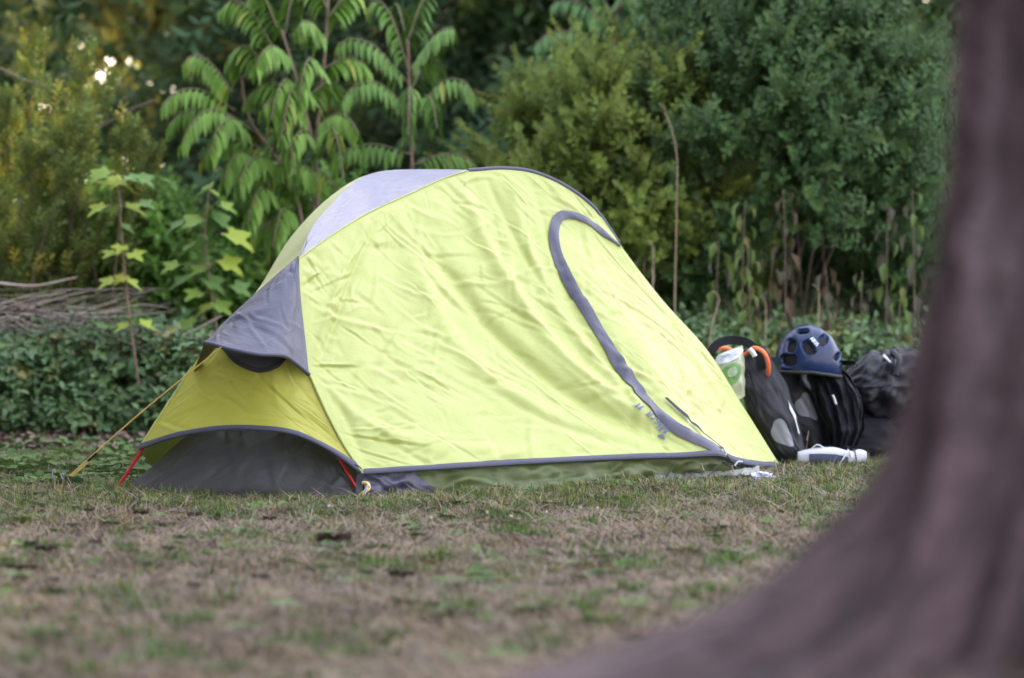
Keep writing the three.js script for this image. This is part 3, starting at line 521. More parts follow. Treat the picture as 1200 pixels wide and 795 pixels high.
// rear of the fly, out of the camera's sight
const rearBottom = [P(915, 547, 9.25), V(0.80, 0.07, -10.1), V(0.1, 0.07, -10.35), V(-0.75, 0.07, -10.15), V(-1.2, 0.07, -9.3), P(186, 549, 8.75), P(163, 527, 8.1)];
const rearTop = [[725, 285, 9.2], [695, 243, 9.2], [660, 217, 9.22], [625, 203, 9.25], [590, 199, 9.27], ...silh.slice().reverse()];
const rear = new Patch(pxc(rearBottom), pxc(rearTop), pxc(rightEdge.map((p, i) => [p[0] - 1.0 * (i ? 1 : 0), p[1] + 0.5, p[2] + 0.01])), pxc([[163, 527, 8.1], [185, 492, 8.12], [210, 452, 8.16], [232, 418, 8.2], [244, 401, 8.25]]), (u, v) => crinkle(u * 3, v * 1.2, 9) * 0.6 * edgeMask(u, v, 0.1));
part('rear_panel', rear.geo(90, 40), yellow, tent);
// grey vent hood over the end wall
const lip = [[240, 402, 7.84], [250, 404, 7.8], [268, 409, 7.76], [300, 415, 7.76], [332, 417, 7.84], [344, 424, 7.9], [362, 439, 7.965]];
const hoodTop = [[349, 300, 8.13], [350, 303, 8.1]];
const hood = new Patch(pxc(lip), pxc(hoodTop), pxc([[240, 402, 7.84], [263, 377, 7.95], [300, 343, 8.04], [349, 300, 8.13]]), pxc([[362, 439, 7.965], [358, 400, 8.0], [352, 345, 8.05], [350, 303, 8.1]]), (u, v) => (crinkle(u * 0.42, v * 0.42, 5) * 0.8 + 0.02 * Math.sin(Math.PI * u) * Math.sin(Math.PI * v)) * edgeMask(u, v, 0.1));
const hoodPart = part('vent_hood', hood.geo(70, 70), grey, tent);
part('lip_tube', tube(pxc(lip), 0.0075, 40, 6), piping, hoodPart);
{ const f = new Patch(pxc([[223, 446, 8.14], [230, 436, 8.12]]), pxc([[239, 403, 7.86], [256, 405, 7.83]]), pxc([[223, 446, 8.14], [239, 403, 7.86]]), pxc([[230, 436, 8.12], [247, 414, 7.98], [256, 405, 7.83]])); part('hood_cheek', f.geo(6, 12), innerGrey, tent); }
// end wall, its hem and its mesh vent
const endHem = [[163, 526, 8.06], [200, 513, 7.98], [250, 504, 7.92], [300, 503, 7.88], [345, 509, 7.87], [385, 527, 7.88], [425, 555, 7.9]];
const endWall = new Patch(pxc(endHem), pxc([[237, 412, 8.1], [270, 395, 8.02], [310, 390, 7.99], [355, 390, 8.02]]), pxc([[163, 526, 8.06], [185, 491, 8.07], [212, 450, 8.09], [237, 412, 8.1]]), pxc([[425, 555, 7.9], [405, 525, 7.92], [385, 488, 7.94], [363, 440, 7.98], [355, 390, 8.02]]), (u, v) => crinkle(u * 0.6, v * 0.42, 7) * 0.8 * edgeMask(u, v, 0.06) - 0.03 * Math.sin(Math.PI * u) * Math.sin(Math.PI * v));
part('end_wall', endWall.geo(120, 90), shadedYellow, tent);
part('vent_mesh', endWall.band([[262, 408], [278, 412], [300, 413], [322, 413], [336, 416]], [[264, 412], [279, 425], [302, 432], [324, 427], [336, 417]], 0.006, 24, 4), meshMat, tent);
part('vent_rim', endWall.band([[258, 407], [274, 425], [302, 434.5], [326, 430], [340, 416]], [[264, 407], [278, 421], [302, 429.5], [323, 425], [334, 416]], 0.010, 30, 2), black, tent);
part('end_hem', endWall.band(endHem.map(([x, y]) => [x, y + 0.5]), endHem.map(([x, y]) => [x + 0.5, y - 4.5]), 0.006, 60, 2), piping, tent);
part('end_hem_piping', tube(pxc(endHem), 0.006, 60, 5), piping, tent);
part('side_hem', side.band(hem.map(([x, y]) => [x, y]), hem.map(([x, y]) => [x, y - 4.5]), 0.006, 120, 2), piping, tent);
part('side_hem_piping', tube(pxc(hem), 0.005, 120, 5), piping, tent);
part('ridge_piping', taper(topEdge.slice(5).map((p) => P(p[0], p[1], p[2] + 0.005)), 0.008, 0.010, 60, 6), piping, tent);
part('seam', tube(pxc(roofNear.map(([x, y, d]) => [x, y, d - 0.004])), 0.0028, 60, 5), yellow, tent);
part('pole_seam', tube(pxc(leftPole.slice(0, 4).map(([x, y, d]) => [x, y, d - 0.002])), 0.006, 30, 6), yellow, tent);
part('far_pole_seam', tube(pxc([[163, 526, 8.06], [185, 491, 8.07], [212, 450, 8.09], [225, 430, 8.1]]), 0.005, 30, 6), yellow, tent);
// inner tent showing under the end hem
{
  const bot = [[141, 579, 8.08], [200, 584, 8.0], [280, 587, 7.96], [360, 588, 7.93], [424, 588, 7.92]].map(([x, y, d]) => { const p = P(x, y, d); p.y = gh(p.x, p.z) + 0.004; return p; });
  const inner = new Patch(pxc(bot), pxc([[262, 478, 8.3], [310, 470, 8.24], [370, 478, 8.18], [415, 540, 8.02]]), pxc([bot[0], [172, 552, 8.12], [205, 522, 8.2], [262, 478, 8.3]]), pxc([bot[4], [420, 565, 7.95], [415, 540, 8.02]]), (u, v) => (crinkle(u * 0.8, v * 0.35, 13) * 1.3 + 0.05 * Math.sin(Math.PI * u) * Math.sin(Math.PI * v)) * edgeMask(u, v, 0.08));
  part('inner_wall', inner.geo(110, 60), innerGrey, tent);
}
// skirt hanging from the side hem to the grass
{
  const gnd = (px, d) => { const p = P(px, 560, d); p.y = gh(p.x, p.z) + 0.003; return p; };
  const bot = [gnd(424, 7.93), gnd(480, 8.0), gnd(560, 8.12), gnd(640, 8.26), gnd(720, 8.42), gnd(790, 8.6), gnd(845, 8.82), gnd(885, 9.1), gnd(914, 9.3)];
  const top = hem.map(([x, y, d]) => P(x, y - 3, d + 0.035));
  const skirt = new Patch(pxc(bot), pxc(top), pxc([bot[0], top[0]]), pxc([bot[8], top[8]]), (u, v) => (0.016 * n2(u * 9, v * 1.5) + 0.012 * n2(u * 22, v * 2 + 4) + crinkle(u * 1.9, v * 0.14, 21)) * Math.sin(Math.PI * clamp(v * 0.9 + 0.08)) - 0.03 * smooth(0.5, 0, v) * smooth(0.25, 0.8, u) * smooth(1, 0.85, u));
  const g = skirt.geo(220, 24); part('skirt', g, olive, tent);
  const corner = gridGeo((u, v) => skirt.at(u * 0.14 * (1 - 0.45 * v), v, 0.008), 30, 12, 1, 0.4); part('corner_gusset', corner, grey, tent);
  const flap = gridGeo((u, v) => { const p = gnd(lerp(770, 890, u), lerp(8.5, 8.85, u) + 0.16 * v); p.y += 0.018 + 0.014 * Math.sin(Math.PI * v) + 0.006 * n2(u * 8, v * 3); return p; }, 40, 8); part('groundsheet', flap, std([0.20, 0.21, 0.19], 0.6), tent);
  const bunch = gridGeo((u, v) => { const p = gnd(lerp(745, 830, u), lerp(8.42, 8.62, u) + 0.10 * v); p.y += Math.sin(Math.PI * v) * (0.035 + 0.02 * n2(u * 6, 3)) * Math.sin(Math.PI * clamp(u * 0.9 + 0.05)); return p; }, 40, 10); part('skirt_bunch', bunch, innerGrey, tent);
  const fl = new THREE.Shape([[-1.18, 8.2], [-0.5, 8.05], [0.1, 9.85], [-0.65, 10.05]].map(([x, d]) => new THREE.Vector2(x, d))), fg = new THREE.ShapeGeometry(fl); fg.rotateX(-Math.PI / 2); fg.translate(0, 0.03, 0); part('floor', fg, innerGrey, tent);
}
// poles, pegging straps, bungee at the door
part('pole', tube([P(131, 580, 8.1), P(150, 553, 8.09), P(166, 527, 8.09), P(215, 449, 8.13), P(244, 412, 8.2)], 0.0055, 30, 8), redPole, tent);
part('pole', tube([P(420, 578, 7.93), P(411, 560, 7.93), P(402, 545, 7.95), P(383, 505, 7.99), P(364, 450, 8.02), P(352, 380, 8.08), P(353, 320, 8.12), P(400, 275, 8.35), P(520, 214, 8.85)], 0.0055, 60, 8), redPole, tent);
{ const foot = taper([P(127, 582, 8.08), P(134, 574, 8.08), P(142, 570, 8.1)], 0.010, 0.005, 8, 6); part('pole_foot', foot, black, tent); }
part('strap', gridGeo((u, v) => P(lerp(416, 424, u) + 2 * v, lerp(586, 556, v), 7.88 + 0.01 * Math.sin(v * 3)), 4, 10), grey, tent);
part('peg_loop', tube([P(425, 566, 7.88), P(431, 567, 7.86), P(432, 573, 7.85), P(425, 578, 7.85), P(420, 583, 7.86), P(421, 588, 7.86)], 0.0052, 30, 6), cordMat, tent);
for (const [a, b] of [[[852, 534], [864, 545]], [[864, 545], [848, 541]], [[864, 545], [872, 541]], [[864, 545], [852, 551]], [[846, 541], [862, 549]]]) part('bungee', tube([P(...a, 8.66), P((a[0] + b[0]) / 2, (a[1] + b[1]) / 2 + 1.5, 8.66), P(...b, 8.66)], 0.0028, 8, 5), black, tent);
part('toggle', taper([P(861, 546, 8.65), P(866, 541, 8.65), P(871, 542, 8.65)], 0.004, 0.003, 6, 6), white, tent);
part('zip_pull', taper([P(848, 526, 8.66), P(851, 531, 8.66), P(850, 534, 8.66)], 0.005, 0.003, 6, 6), white, tent);
// guy line with its runner
part('guy_line', tube(curve([P(259, 407, 7.76), P(160, 488, 8.15), P(68, 570, 8.5)]), 0.0028, 40, 6), cordMat, tent);
part('guy_line_doubled', tube(curve([P(110, 536, 8.33), P(86, 557, 8.42), P(68, 571, 8.5)]), 0.0034, 20, 6), cordMat, tent);
part('guy_runner', taper([P(103, 540, 8.34), P(108, 536, 8.33), P(112, 532, 8.32)], 0.0055, 0.0045, 6, 6), black, tent);
function peg(label, a, b, d, r, m = steel) { const A = P(...a, d), B = P(...b, d), t = thing('tent_peg', label, 'tent peg', A.clone(), 'pegs holding the tent'); const dn = A.clone().sub(B).normalize(); part('shaft', taper([A.clone().addScaledVector(dn, 0.06), A, B], r, r, 6, 8), m, t); part('hook', tube([B, B.clone().add(V(0.003, 0.005, 0)), B.clone().add(V(0.008, 0.004, 0)), B.clone().add(V(0.010, -0.003, 0))], r * 0.7, 10, 6), m, t); }
peg('steel peg upright at the end of the yellow guy line', [64, 580], [61, 553], 8.48, 0.003);
peg('second steel peg leaning beside the guy line end', [82, 580], [71, 557], 8.45, 0.003);
peg('whitish peg slanting through the orange strap at the tent corner', [422, 590], [430, 571], 7.84, 0.004, white);

// ------------------------------------------------------------------ cycling bags, helmet and the things with them
const dryBag = phys([0.014, 0.014, 0.019], 0.55, { specularIntensity: 0.6, bumpMap: fabTex, bumpScale: 0.001 }), blackCloth = phys([0.005, 0.005, 0.009], 0.7, { specularIntensity: 0.5, bumpMap: fabTex, bumpScale: 0.0015 });
const reflector = std([0.17, 0.175, 0.20], 0.4);
/** a bag as a stack of rounded sections: [px, py, halfWidthPx, halfDepth m, roll] */
function bagSurf(secs, d, sq, wob, seed, floorY) {
  const cs = secs.map((s) => P(s[0], s[1], d)), c = curve(cs), at = (t, i) => { const k = t * (secs.length - 1), a = Math.min(secs.length - 2, Math.floor(k)), f = k - a; const g = f * f * (3 - 2 * f); return lerp(secs[a][i], secs[a + 1][i], g); };
  return (u, v) => {
    const t = clamp(v), p = c.getPoint(t), a = u * Math.PI * 2, ca = Math.cos(a), sa = Math.sin(a), e = 2 / sq, w = at(t, 2) * d / FPX, dp = at(t, 3), ro = at(t, 4) || 0;
    const x = Math.sign(ca) * Math.pow(Math.abs(ca), e) * w, z = Math.sign(sa) * Math.pow(Math.abs(sa), e) * dp;
    const n = 1 + wob * (n3(ca * 1.6 + seed, t * 4, sa * 1.6) + 0.6 * (1 - 2 * Math.abs(n3(ca * 2.6 + seed, t * 5 + ca * 1.5, sa * 2.6 + 5))));
    const q = V(p.x + x * n * Math.cos(ro), p.y + x * n * Math.sin(ro), p.z + z * n); if (q.y < floorY) q.y = floorY; return q;
  };
}
function bagGeo(f, nu = 72, nv = 60) {
  const g = gridGeo((u, v) => f(1 - u, v), nu, nv, 2, 2); const caps = [];
  for (const v of [0, 1]) { const c = V(0, 0, 0), ring = []; for (let i = 0; i < nu; i++) { const p = f(1 - i / nu, v); ring.push(p); c.add(p); } c.divideScalar(nu); caps.push(gridGeo((u, w) => f(v ? 1 - u : u, v).lerp(c, w), nu, 4)); }
  return mergeGeometries([g, ...caps]);
}
const floorAt = (px, d) => { const p = P(px, 540, d); return gh(p.x, p.z) + 0.004; };
function patchOn(f, u0, v0, ru, rv, lift, poly) { return gridGeo((a, b) => { const r = b, an = a * Math.PI * 2, k = poly ? 1 + 0.18 * Math.cos(an * 3 + 0.6) : 1; const u = u0 + Math.cos(an) * ru * r * k, v = v0 + Math.sin(an) * rv * r * k, p = f(u, v), e = 0.01, n = f(u + e, v).sub(f(u - e, v)).cross(f(u, v + e).sub(f(u, v - e))).normalize(); if (n.z < 0) n.negate(); return p.addScaledVector(n, lift); }, 26, 4); }
{
  const fl = floorAt(920, 9.5), secs = [[929, 543, 19, 0.07, 0], [920, 522, 22, 0.085, 0.05], [906, 488, 27, 0.09, 0.1], [897, 458, 26, 0.075, 0.1], [890, 434, 20, 0.045, 0.15], [886, 416, 14, 0.02, 0.2], [884, 408, 13, 0.012, 0.2]], f = bagSurf(secs, 9.5, 2.6, 0.07, 1, fl);
  const t = thing('roll_top_bag', 'charcoal roll-top bag with loop handle leaning against the tent', 'bag', V(P(925, 540, 9.5).x, fl, P(925, 540, 9.5).z), 'cycling bags');
  part('body', bagGeo(f), dryBag, t);
  part('reflector', patchOn(f, 0.25 - 0.0, 0.24, 0.055, 0.075, 0.005, true), reflector, t);
  part('handle', gridGeo((u, v) => { const c = curve([P(834, 432, 9.42), P(831, 418, 9.42), P(840, 404, 9.42), P(856, 399, 9.42), P(876, 402, 9.42), P(888, 415, 9.42), P(893, 434, 9.42)]); const p = c.getPointAt(u), tg = c.getTangentAt(u), nn = V(-tg.y, tg.x, 0); return p.addScaledVector(nn, (v - 0.5) * 0.034).add(V(0, 0, 0.012 * Math.sin(u * 9))); }, 40, 4), blackCloth, t);
  part('buckle_end', taper([P(836, 424, 9.4), P(833, 430, 9.4), P(838, 436, 9.4)], 0.02, 0.016, 8, 8), blackCloth, t);
  part('strip', patchOn(f, 0.13, 0.33, 0.012, 0.1, 0.006), white, t);
}
{
  const t = thing('orange_tube', 'bright orange curved tube behind the roll-top bag', 'tube', P(880, 415, 9.55)), o = std([0.78, 0.16, 0.06], 0.45);
  part('hose', tube([P(838, 409, 9.6), P(850, 408, 9.6), P(862, 413, 9.6), P(872, 416, 9.5), P(880, 410, 9.42), P(886, 408, 9.38), P(894, 412, 9.37), P(899.5, 421, 9.38), P(901, 432, 9.41), P(898, 446, 9.5)], 0.0085, 60, 8), o, t);
  part('sleeve', taper([P(878, 409, 9.36), P(882, 413, 9.36), P(885, 418, 9.36)], 0.010, 0.010, 6, 8), white, t);
}
{
  const secs = [[862, 470, 12, 0.03, 0.5], [858, 450, 16, 0.04, 0.45], [855, 430, 18, 0.045, 0.4], [854, 416, 17, 0.022, 0.38], [856, 410, 15, 0.008, 0.36]], f = bagSurf(secs, 9.38, 2.2, 0.08, 6, -1);
  const t = thing('food_pouch', 'white and green food pouch tucked under the bag handle', 'pouch', P(860, 470, 9.38));
  part('pouch', bagGeo(f, 40, 30), phys([0.28, 0.30, 0.20], 0.35, { clearcoat: 0.3 }), t);
  part('label_panel', patchOn(f, 0.25, 0.40, 0.11, 0.16, 0.003), std([0.10, 0.22, 0.06], 0.5), t);
  part('print_block', patchOn(f, 0.24, 0.42, 0.05, 0.07, 0.005), std([0.3, 0.36, 0.26], 0.5), t);
  part('foil_top', patchOn(f, 0.25, 0.76, 0.20, 0.17, 0.004), phys([0.36, 0.37, 0.45], 0.25, { metalness: 0.3, clearcoat: 0.4 }), t);
}
{
  const fl = floorAt(950, 9.75), secs = [[962, 543, 19, 0.08, 0], [954, 524, 22, 0.10, 0], [941, 492, 28, 0.105, 0.05], [931, 462, 27, 0.09, 0.05], [924, 438, 22, 0.06, -0.1], [921, 422, 17, 0.03, -0.15], [921, 417, 14, 0.012, -0.15]], f = bagSurf(secs, 9.75, 2.7, 0.06, 2, fl);
  const t = thing('roll_top_bag', 'charcoal pannier bag with pale angular reflector under the helmet', 'bag', V(P(955, 540, 9.75).x, fl, P(955, 540, 9.75).z), 'cycling bags');
  part('body', bagGeo(f), dryBag, t); part('reflector', patchOn(f, 0.22, 0.42, 0.05, 0.085, 0.005, true), reflector, t);
  part('pull_tab', taper([P(915, 468, 9.55), P(913, 478, 9.55), P(916, 484, 9.55)], 0.008, 0.006, 6, 6), std([0.6, 0.12, 0.06], 0.5), t);
}
{
  const fl = floorAt(1010, 9.9), secs = [[1010, 543, 44, 0.12, 0], [1012, 520, 46, 0.13, 0], [1018, 496, 44, 0.12, 0], [1020, 480, 36, 0.08, 0]], f = bagSurf(secs, 9.9, 2.8, 0.05, 3, fl);
  const t = thing('low_bag', 'black bag standing on the grass beneath the jacket', 'bag', V(P(1010, 540, 9.9).x, fl, P(1010, 540, 9.9).z), 'cycling bags'); part('body', bagGeo(f), blackCloth, t);
  part('strap', taper([P(994, 474, 9.72), P(1001, 484, 9.72), P(1010, 492, 9.72)], 0.010, 0.008, 8, 6), std([0.35, 0.42, 0.10], 0.6), t);
}
{
  // duffel lying across the low bag: sections run along its length
  const c = curve([P(986, 456, 9.85), P(1005, 453, 9.85), P(1030, 452, 9.87), P(1062, 452, 9.9), P(1100, 454, 9.92)]), rr = [0.055, 0.125, 0.145, 0.14, 0.13];
  const f = (u, v) => { const p = c.getPointAt(clamp(v)), a = u * Math.PI * 2, k = clamp(v) * 4, i = Math.min(3, Math.floor(k)), r = lerp(rr[i], rr[i + 1], smooth(0, 1, k - i)) * (1 + 0.10 * n3(Math.cos(a) * 1.7, v * 5, Math.sin(a) * 1.7) + 0.09 * (1 - 2 * Math.abs(n3(Math.cos(a) * 3, v * 4 + a * 0.3, Math.sin(a) * 3 + 8)))); return p.add(V(0, Math.sin(a) * r, Math.cos(a) * r)); };
  const t = thing('duffel_bag', 'black dry duffel lying behind the jacket next to the helmet', 'bag', P(1030, 494, 9.87), 'cycling bags'); part('body', bagGeo(f, 64, 56), phys([0.009, 0.009, 0.014], 0.45, { specularIntensity: 0.6, bumpMap: fabTex, bumpScale: 0.001 }), t);
  part('stripe', taper([P(1036, 417, 9.76), P(1040, 421, 9.73), P(1044, 425, 9.72)], 0.006, 0.004, 6, 6), white, t);
  part('rolled_end', taper([P(1046, 412, 9.8), P(1054, 422, 9.72), P(1050, 440, 9.7)], 0.012, 0.012, 10, 8), dryBag, t);
}
{
  const secs = [[986, 522, 18, 0.05, 0], [988, 500, 24, 0.07, 0], [982, 470, 27, 0.08, 0.05], [973, 446, 25, 0.07, 0.1], [964, 430, 18, 0.05, 0.1], [962, 424, 12, 0.02, 0]], f0 = bagSurf(secs, 9.62, 2.2, 0.05, 4, -1);
  const f = (u, v) => { const p = f0(u, v); return p.add(V(0, 0, (0.022 * n2(u * 13, v * 1.6) + 0.012 * n2(u * 30 + v * 5, v * 2.5 + 3)) * smooth(1.1, 0.6, v))); };
  const t = thing('jacket', 'black jacket draped over the bags below the helmet', 'jacket', P(985, 522, 9.62)); part('cloth', bagGeo(f, 110, 60), blackCloth, t);
  part('zip_tag', taper([P(976, 463, 9.52), P(978, 468, 9.52), P(980, 474, 9.52)], 0.005, 0.005, 6, 6), white, t);
}
// helmet
{
  const C = P(948, 423, 9.58), A = 0.133, B = 0.146, D = 0.115, S = 9.58 / FPX, t = thing('bicycle_helmet', 'dark blue bicycle helmet with black vents resting on the bags', 'helmet', C.clone().setY(C.y - 0.04));
  const vents = [[-9, 35, 7.5, 3.4, 0.1], [14, 27, 5.5, 9, -0.75], [-4, 16, 7, 9.5, 0.5], [-24, 18, 6, 9, -0.25], [-27, 1, 9, 8, 0], [31, 10, 3.5, 6, -0.7]];
  const inVent = (x, y) => { let m = 0; for (const [vx, vy, a, b, ro] of vents) { const dx = x / S - vx, dy = y / S - vy, c = Math.cos(ro), s = Math.sin(ro), X = (dx * c + dy * s) / a, Y = (-dx * s + dy * c) / b; const k = Math.pow(Math.abs(X), 3) + Math.pow(Math.abs(Y), 3); if (k < 1) m = Math.max(m, 1 - k); } return m; };
  const dir = (u, v) => { const a = u * Math.PI * 2, e = lerp(-0.30, Math.PI / 2, v); return [Math.cos(a) * Math.cos(e), Math.sin(e), Math.sin(a) * Math.cos(e)]; };
  const NU = 200, NV = 90, pos = [], idx = [], open = [];
  for (let j = 0; j <= NV; j++) for (let i = 0; i <= NU; i++) { const [x, y, z] = dir(i / NU, j / NV), k = 1 + 0.006 * Math.cos(x * 18 + 1) * smooth(0.2, 0.8, y + 0.3), m = inVent(x * A, y * B); open.push(m > 0.30); const s = k - 0.10 * smooth(0, 0.35, m); pos.push(C.x + x * A * s, C.y + y * B * s + 0.05 * Math.max(0, x) * -0.4, C.z + z * D * s); }
  for (let j = 0; j < NV; j++) for (let i = 0; i < NU; i++) { const a = j * (NU + 1) + i, b = a + NU + 1; if (open[a] && open[b] && open[a + 1] && open[b + 1]) continue; idx.push(a, b, a + 1, b, b + 1, a + 1); }
  const g = new THREE.BufferGeometry(); g.setAttribute('position', new THREE.Float32BufferAttribute(pos, 3)); g.setIndex(idx); g.computeVertexNormals();
  part('shell', g, phys([0.003, 0.014, 0.06], 0.34, { specularIntensity: 0.5, clearcoat: 0.18, clearcoatRoughness: 0.12 }), t);
  part('liner', gridGeo((u, v) => { const [x, y, z] = dir(u, v); return V(C.x + x * A * 0.84, C.y + y * B * 0.84, C.z + z * D * 0.84); }, 48, 24), std([0.01, 0.01, 0.012], 0.9), t);
  part('rim', tube(new THREE.CatmullRomCurve3(Array.from({ length: 40 }, (_, i) => { const [x, y, z] = dir(i / 40, 0); return V(C.x + x * A, C.y + y * B - 0.02 * Math.max(0, x), C.z + z * D); }), true), 0.008, 80, 6), black, t);
  part('visor', gridGeo((u, v) => P(lerp(974, 1003, u), lerp(421, 427, v) + 3 * u, 9.52 + 0.10 * Math.sin(Math.PI * v) + 0.02 * u), 12, 8), black, t);
  const cv = document.createElement('canvas'); cv.width = 256; cv.height = 96; const cx = cv.getContext('2d'); cx.fillStyle = '#cfd6ea'; cx.font = 'bold 82px sans-serif'; cx.fillText('ABUS', 12, 78);
  const tx = new THREE.CanvasTexture(cv); tx.colorSpace = THREE.SRGBColorSpace;
  const on = (px, py) => { const x = (px - 948) * S / A, y = (421 - py) * S / B + 0.02 * Math.max(0, x) / B * 0.4, z = Math.sqrt(Math.max(0, 1 - x * x - y * y)); return V(C.x + x * A * 1.022, C.y + y * B * 1.022, C.z + z * D * 1.022 + 0.003); };
  part('lettering', gridGeo((u, v) => { const px = lerp(947, 956, u) + lerp(-2.6, 2.6, v), py = lerp(393.5, 404.5, u) - lerp(-2.4, 2.4, v); return on(px, py); }, 16, 6), new THREE.MeshStandardMaterial({ map: tx, transparent: true, roughness: 0.4, side: THREE.DoubleSide }), t);
}
// shoe lying in the grass
{
  const d = 9.35, fl = floorAt(975, d), O = P(975, 545, d), t = thing('shoe', 'white and navy shoe lying in the grass before the bags', 'shoe', V(O.x, fl, O.z));
  const prof = (s) => 0.031 + 0.004 * Math.sin(Math.PI * s) - 0.005 * smooth(0.5, 0.75, s) + 0.007 * smooth(0.78, 0.92, s), wid = (s) => 0.042 * Math.pow(Math.sin(Math.PI * clamp(0.05 + 0.9 * s)), 0.35);
  const f = (u, v) => { const a = u * Math.PI * 2, h = prof(v), sg = (q) => Math.sign(q) * Math.pow(Math.abs(q), 0.75); return V(O.x + (v - 0.5) * 0.265, fl + 0.008 + h + sg(Math.sin(a)) * h * Math.pow(Math.sin(Math.PI * clamp(0.03 + 0.94 * v)), 0.2), O.z + sg(Math.cos(a)) * wid(v)); };
  part('upper', bagGeo(f, 40, 50), phys([0.42, 0.42, 0.48], 0.5), t);
  part('side_panel', gridGeo((u, v) => { const s = lerp(0.15, 0.72, u), a = lerp(-0.95, 0.35 - 0.25 * u, v), p = f((Math.PI / 2 - (Math.PI / 2 - a)) / (2 * Math.PI), s); p.z += 0.004; return p; }, 24, 8), std([0.045, 0.05, 0.10], 0.7), t);
  part('lace', tube([V(O.x - 0.08, fl + 0.072, O.z + 0.01), V(O.x - 0.06, fl + 0.088, O.z + 0.02), V(O.x - 0.03, fl + 0.074, O.z + 0.01)], 0.003, 12, 5), white, t);
  part('lace', tube([V(O.x + 0.02, fl + 0.01, O.z + 0.06), V(O.x + 0.045, fl + 0.05, O.z + 0.05), V(O.x + 0.06, fl + 0.07, O.z + 0.035), V(O.x + 0.07, fl + 0.04, O.z + 0.045)], 0.003, 16, 5), white, t);
  part('toe_strap', tube([V(O.x + 0.085, fl + 0.07, O.z - 0.02), V(O.x + 0.085, fl + 0.068, O.z + 0.02), V(O.x + 0.09, fl + 0.03, O.z + 0.045)], 0.0025, 12, 5), black, t);
}
// crumpled wrapper by the groundsheet
{
  const p = GP(894, 566), g = new THREE.IcosahedronGeometry(0.035, 3), a = g.attributes.position; for (let i = 0; i < a.count; i++) { const x = a.getX(i), y = a.getY(i), z = a.getZ(i), k = 1 + 0.55 * n3(x * 60, y * 60, z * 60); a.setXYZ(i, x * k, y * k * 0.55, z * k); } g.computeVertexNormals(); g.translate(p.x, p.y + 0.02, p.z);
  const o = part('crumpled_wrapper', g, phys([0.5, 0.52, 0.62], 0.35, { clearcoat: 0.4 }), scene, false); tag(o, 'small crumpled pale wrapper at the tent corner', 'wrapper');
}

// ------------------------------------------------------------------ big trunk beside the camera
{
  const y0 = gh(TREE.x, TREE.z), t = thing('big_tree', 'thick rough-barked tree trunk with flaring root in front of the bags', 'tree', V(TREE.x, 0, TREE.z));
  const roots = [[Math.PI, 1.0, 0.5], [Math.PI * 0.62, 0.55, 0.4], [Math.PI * 1.45, 0.45, 0.4], [0.3, 0.5, 0.5], [-0.9, 0.5, 0.4]];   // angle, strength, breadth
  const NU = 260, NV = 280, H = 6.5, pos = [], uv = [], idx = [], col = [];
  for (let j = 0; j <= NV; j++) for (let i = 0; i <= NU; i++) {
    const y = 0.0 + Math.pow(j / NV, 1.9) * H, a = i / NU * Math.PI * 2; let r = 0.278 - 0.014 * y;
    for (const [ra, s, b] of roots) { let da = Math.abs(a - ra) % (Math.PI * 2); if (da > Math.PI) da = Math.PI * 2 - da; const yy = y - 0.32; r += s * Math.exp(-(da / b) * (da / b)) * Math.min(0.46, 0.185 * Math.exp(-yy / 0.085) + 0.085 * Math.exp(-yy / 0.34)); }
    const cx = Math.cos(a), cz = Math.sin(a), w = 0.35 * n3(cx * 2, y * 2.2, cz * 2), ridg = 1 - Math.abs(n3(cx * 5 + w, y * 1.1, cz * 5 + w)) * 2, plate = n3(cx * 9 + w, y * 2.6, cz * 9), fine = n3(cx * 17, y * 9, cz * 17);
    r += 0.022 * ridg + 0.014 * plate + 0.006 * fine + 0.03 * n3(cx * 1.5, y * 0.9, cz * 1.5);
    pos.push(TREE.x + cx * r + 0.05 * (y - 0.6) - 0.012, y, TREE.z + cz * r); uv.push(i / NU * 6, y * 1.4);
    const k = clamp(0.86 + 0.34 * ridg + 0.3 * plate + 0.2 * fine, 0.3, 1.7), lich = smooth(0.25, 0.6, n3(cx * 3.5 + 4, y * 2 + 7, cz * 3.5)); col.push(lerp(0.108, 0.150, lich) * k, lerp(0.070, 0.108, lich) * k, lerp(0.082, 0.122, lich) * k);
  }
  for (let j = 0; j < NV; j++) for (let i = 0; i < NU; i++) { const a = j * (NU + 1) + i, b = a + NU + 1; idx.push(a, b, a + 1, b, b + 1, a + 1); }
  const g = new THREE.BufferGeometry(); g.setAttribute('position', new THREE.Float32BufferAttribute(pos, 3)); g.setAttribute('uv', new THREE.Float32BufferAttribute(uv, 2)); g.setAttribute('color', new THREE.Float32BufferAttribute(col, 3)); g.setIndex(idx); g.computeVertexNormals();
  part('trunk', g, new THREE.MeshStandardMaterial({ vertexColors: true, map: barkTex, bumpMap: barkTex, bumpScale: 0.02, roughness: 0.92 }), t);
  const r = rng(201), cs = [];
  for (let i = 0; i < 14; i++) { const a = i * 2.4, y = 4.6 + i * 0.28, L = 1.9 + 0.9 * r(), e = V(TREE.x + Math.cos(a) * L, y + 1.0 + r(), TREE.z + Math.sin(a) * L); part('limb', taper([V(TREE.x, y - 0.3, TREE.z), V(TREE.x, y, TREE.z).lerp(e, 0.5).add(V(0, 0.2, 0)), e], 0.09, 0.02, 12, 6), bark, t); for (let k = 0; k < 3; k++) cs.push(e.clone().add(V(gauss(r) * 0.6, gauss(r) * 0.5 + 0.2, gauss(r) * 0.6))); }
  const list = clumped(r, 1500, cs, 0.5, 0.34, [0.05, 0.09, 0.03], 0.3); for (const e of list) e[0].premultiply(new THREE.Matrix4().makeTranslation(-TREE.x, 0, -TREE.z)); many('crown', sprayWood, woodLeaf, list, t);
}

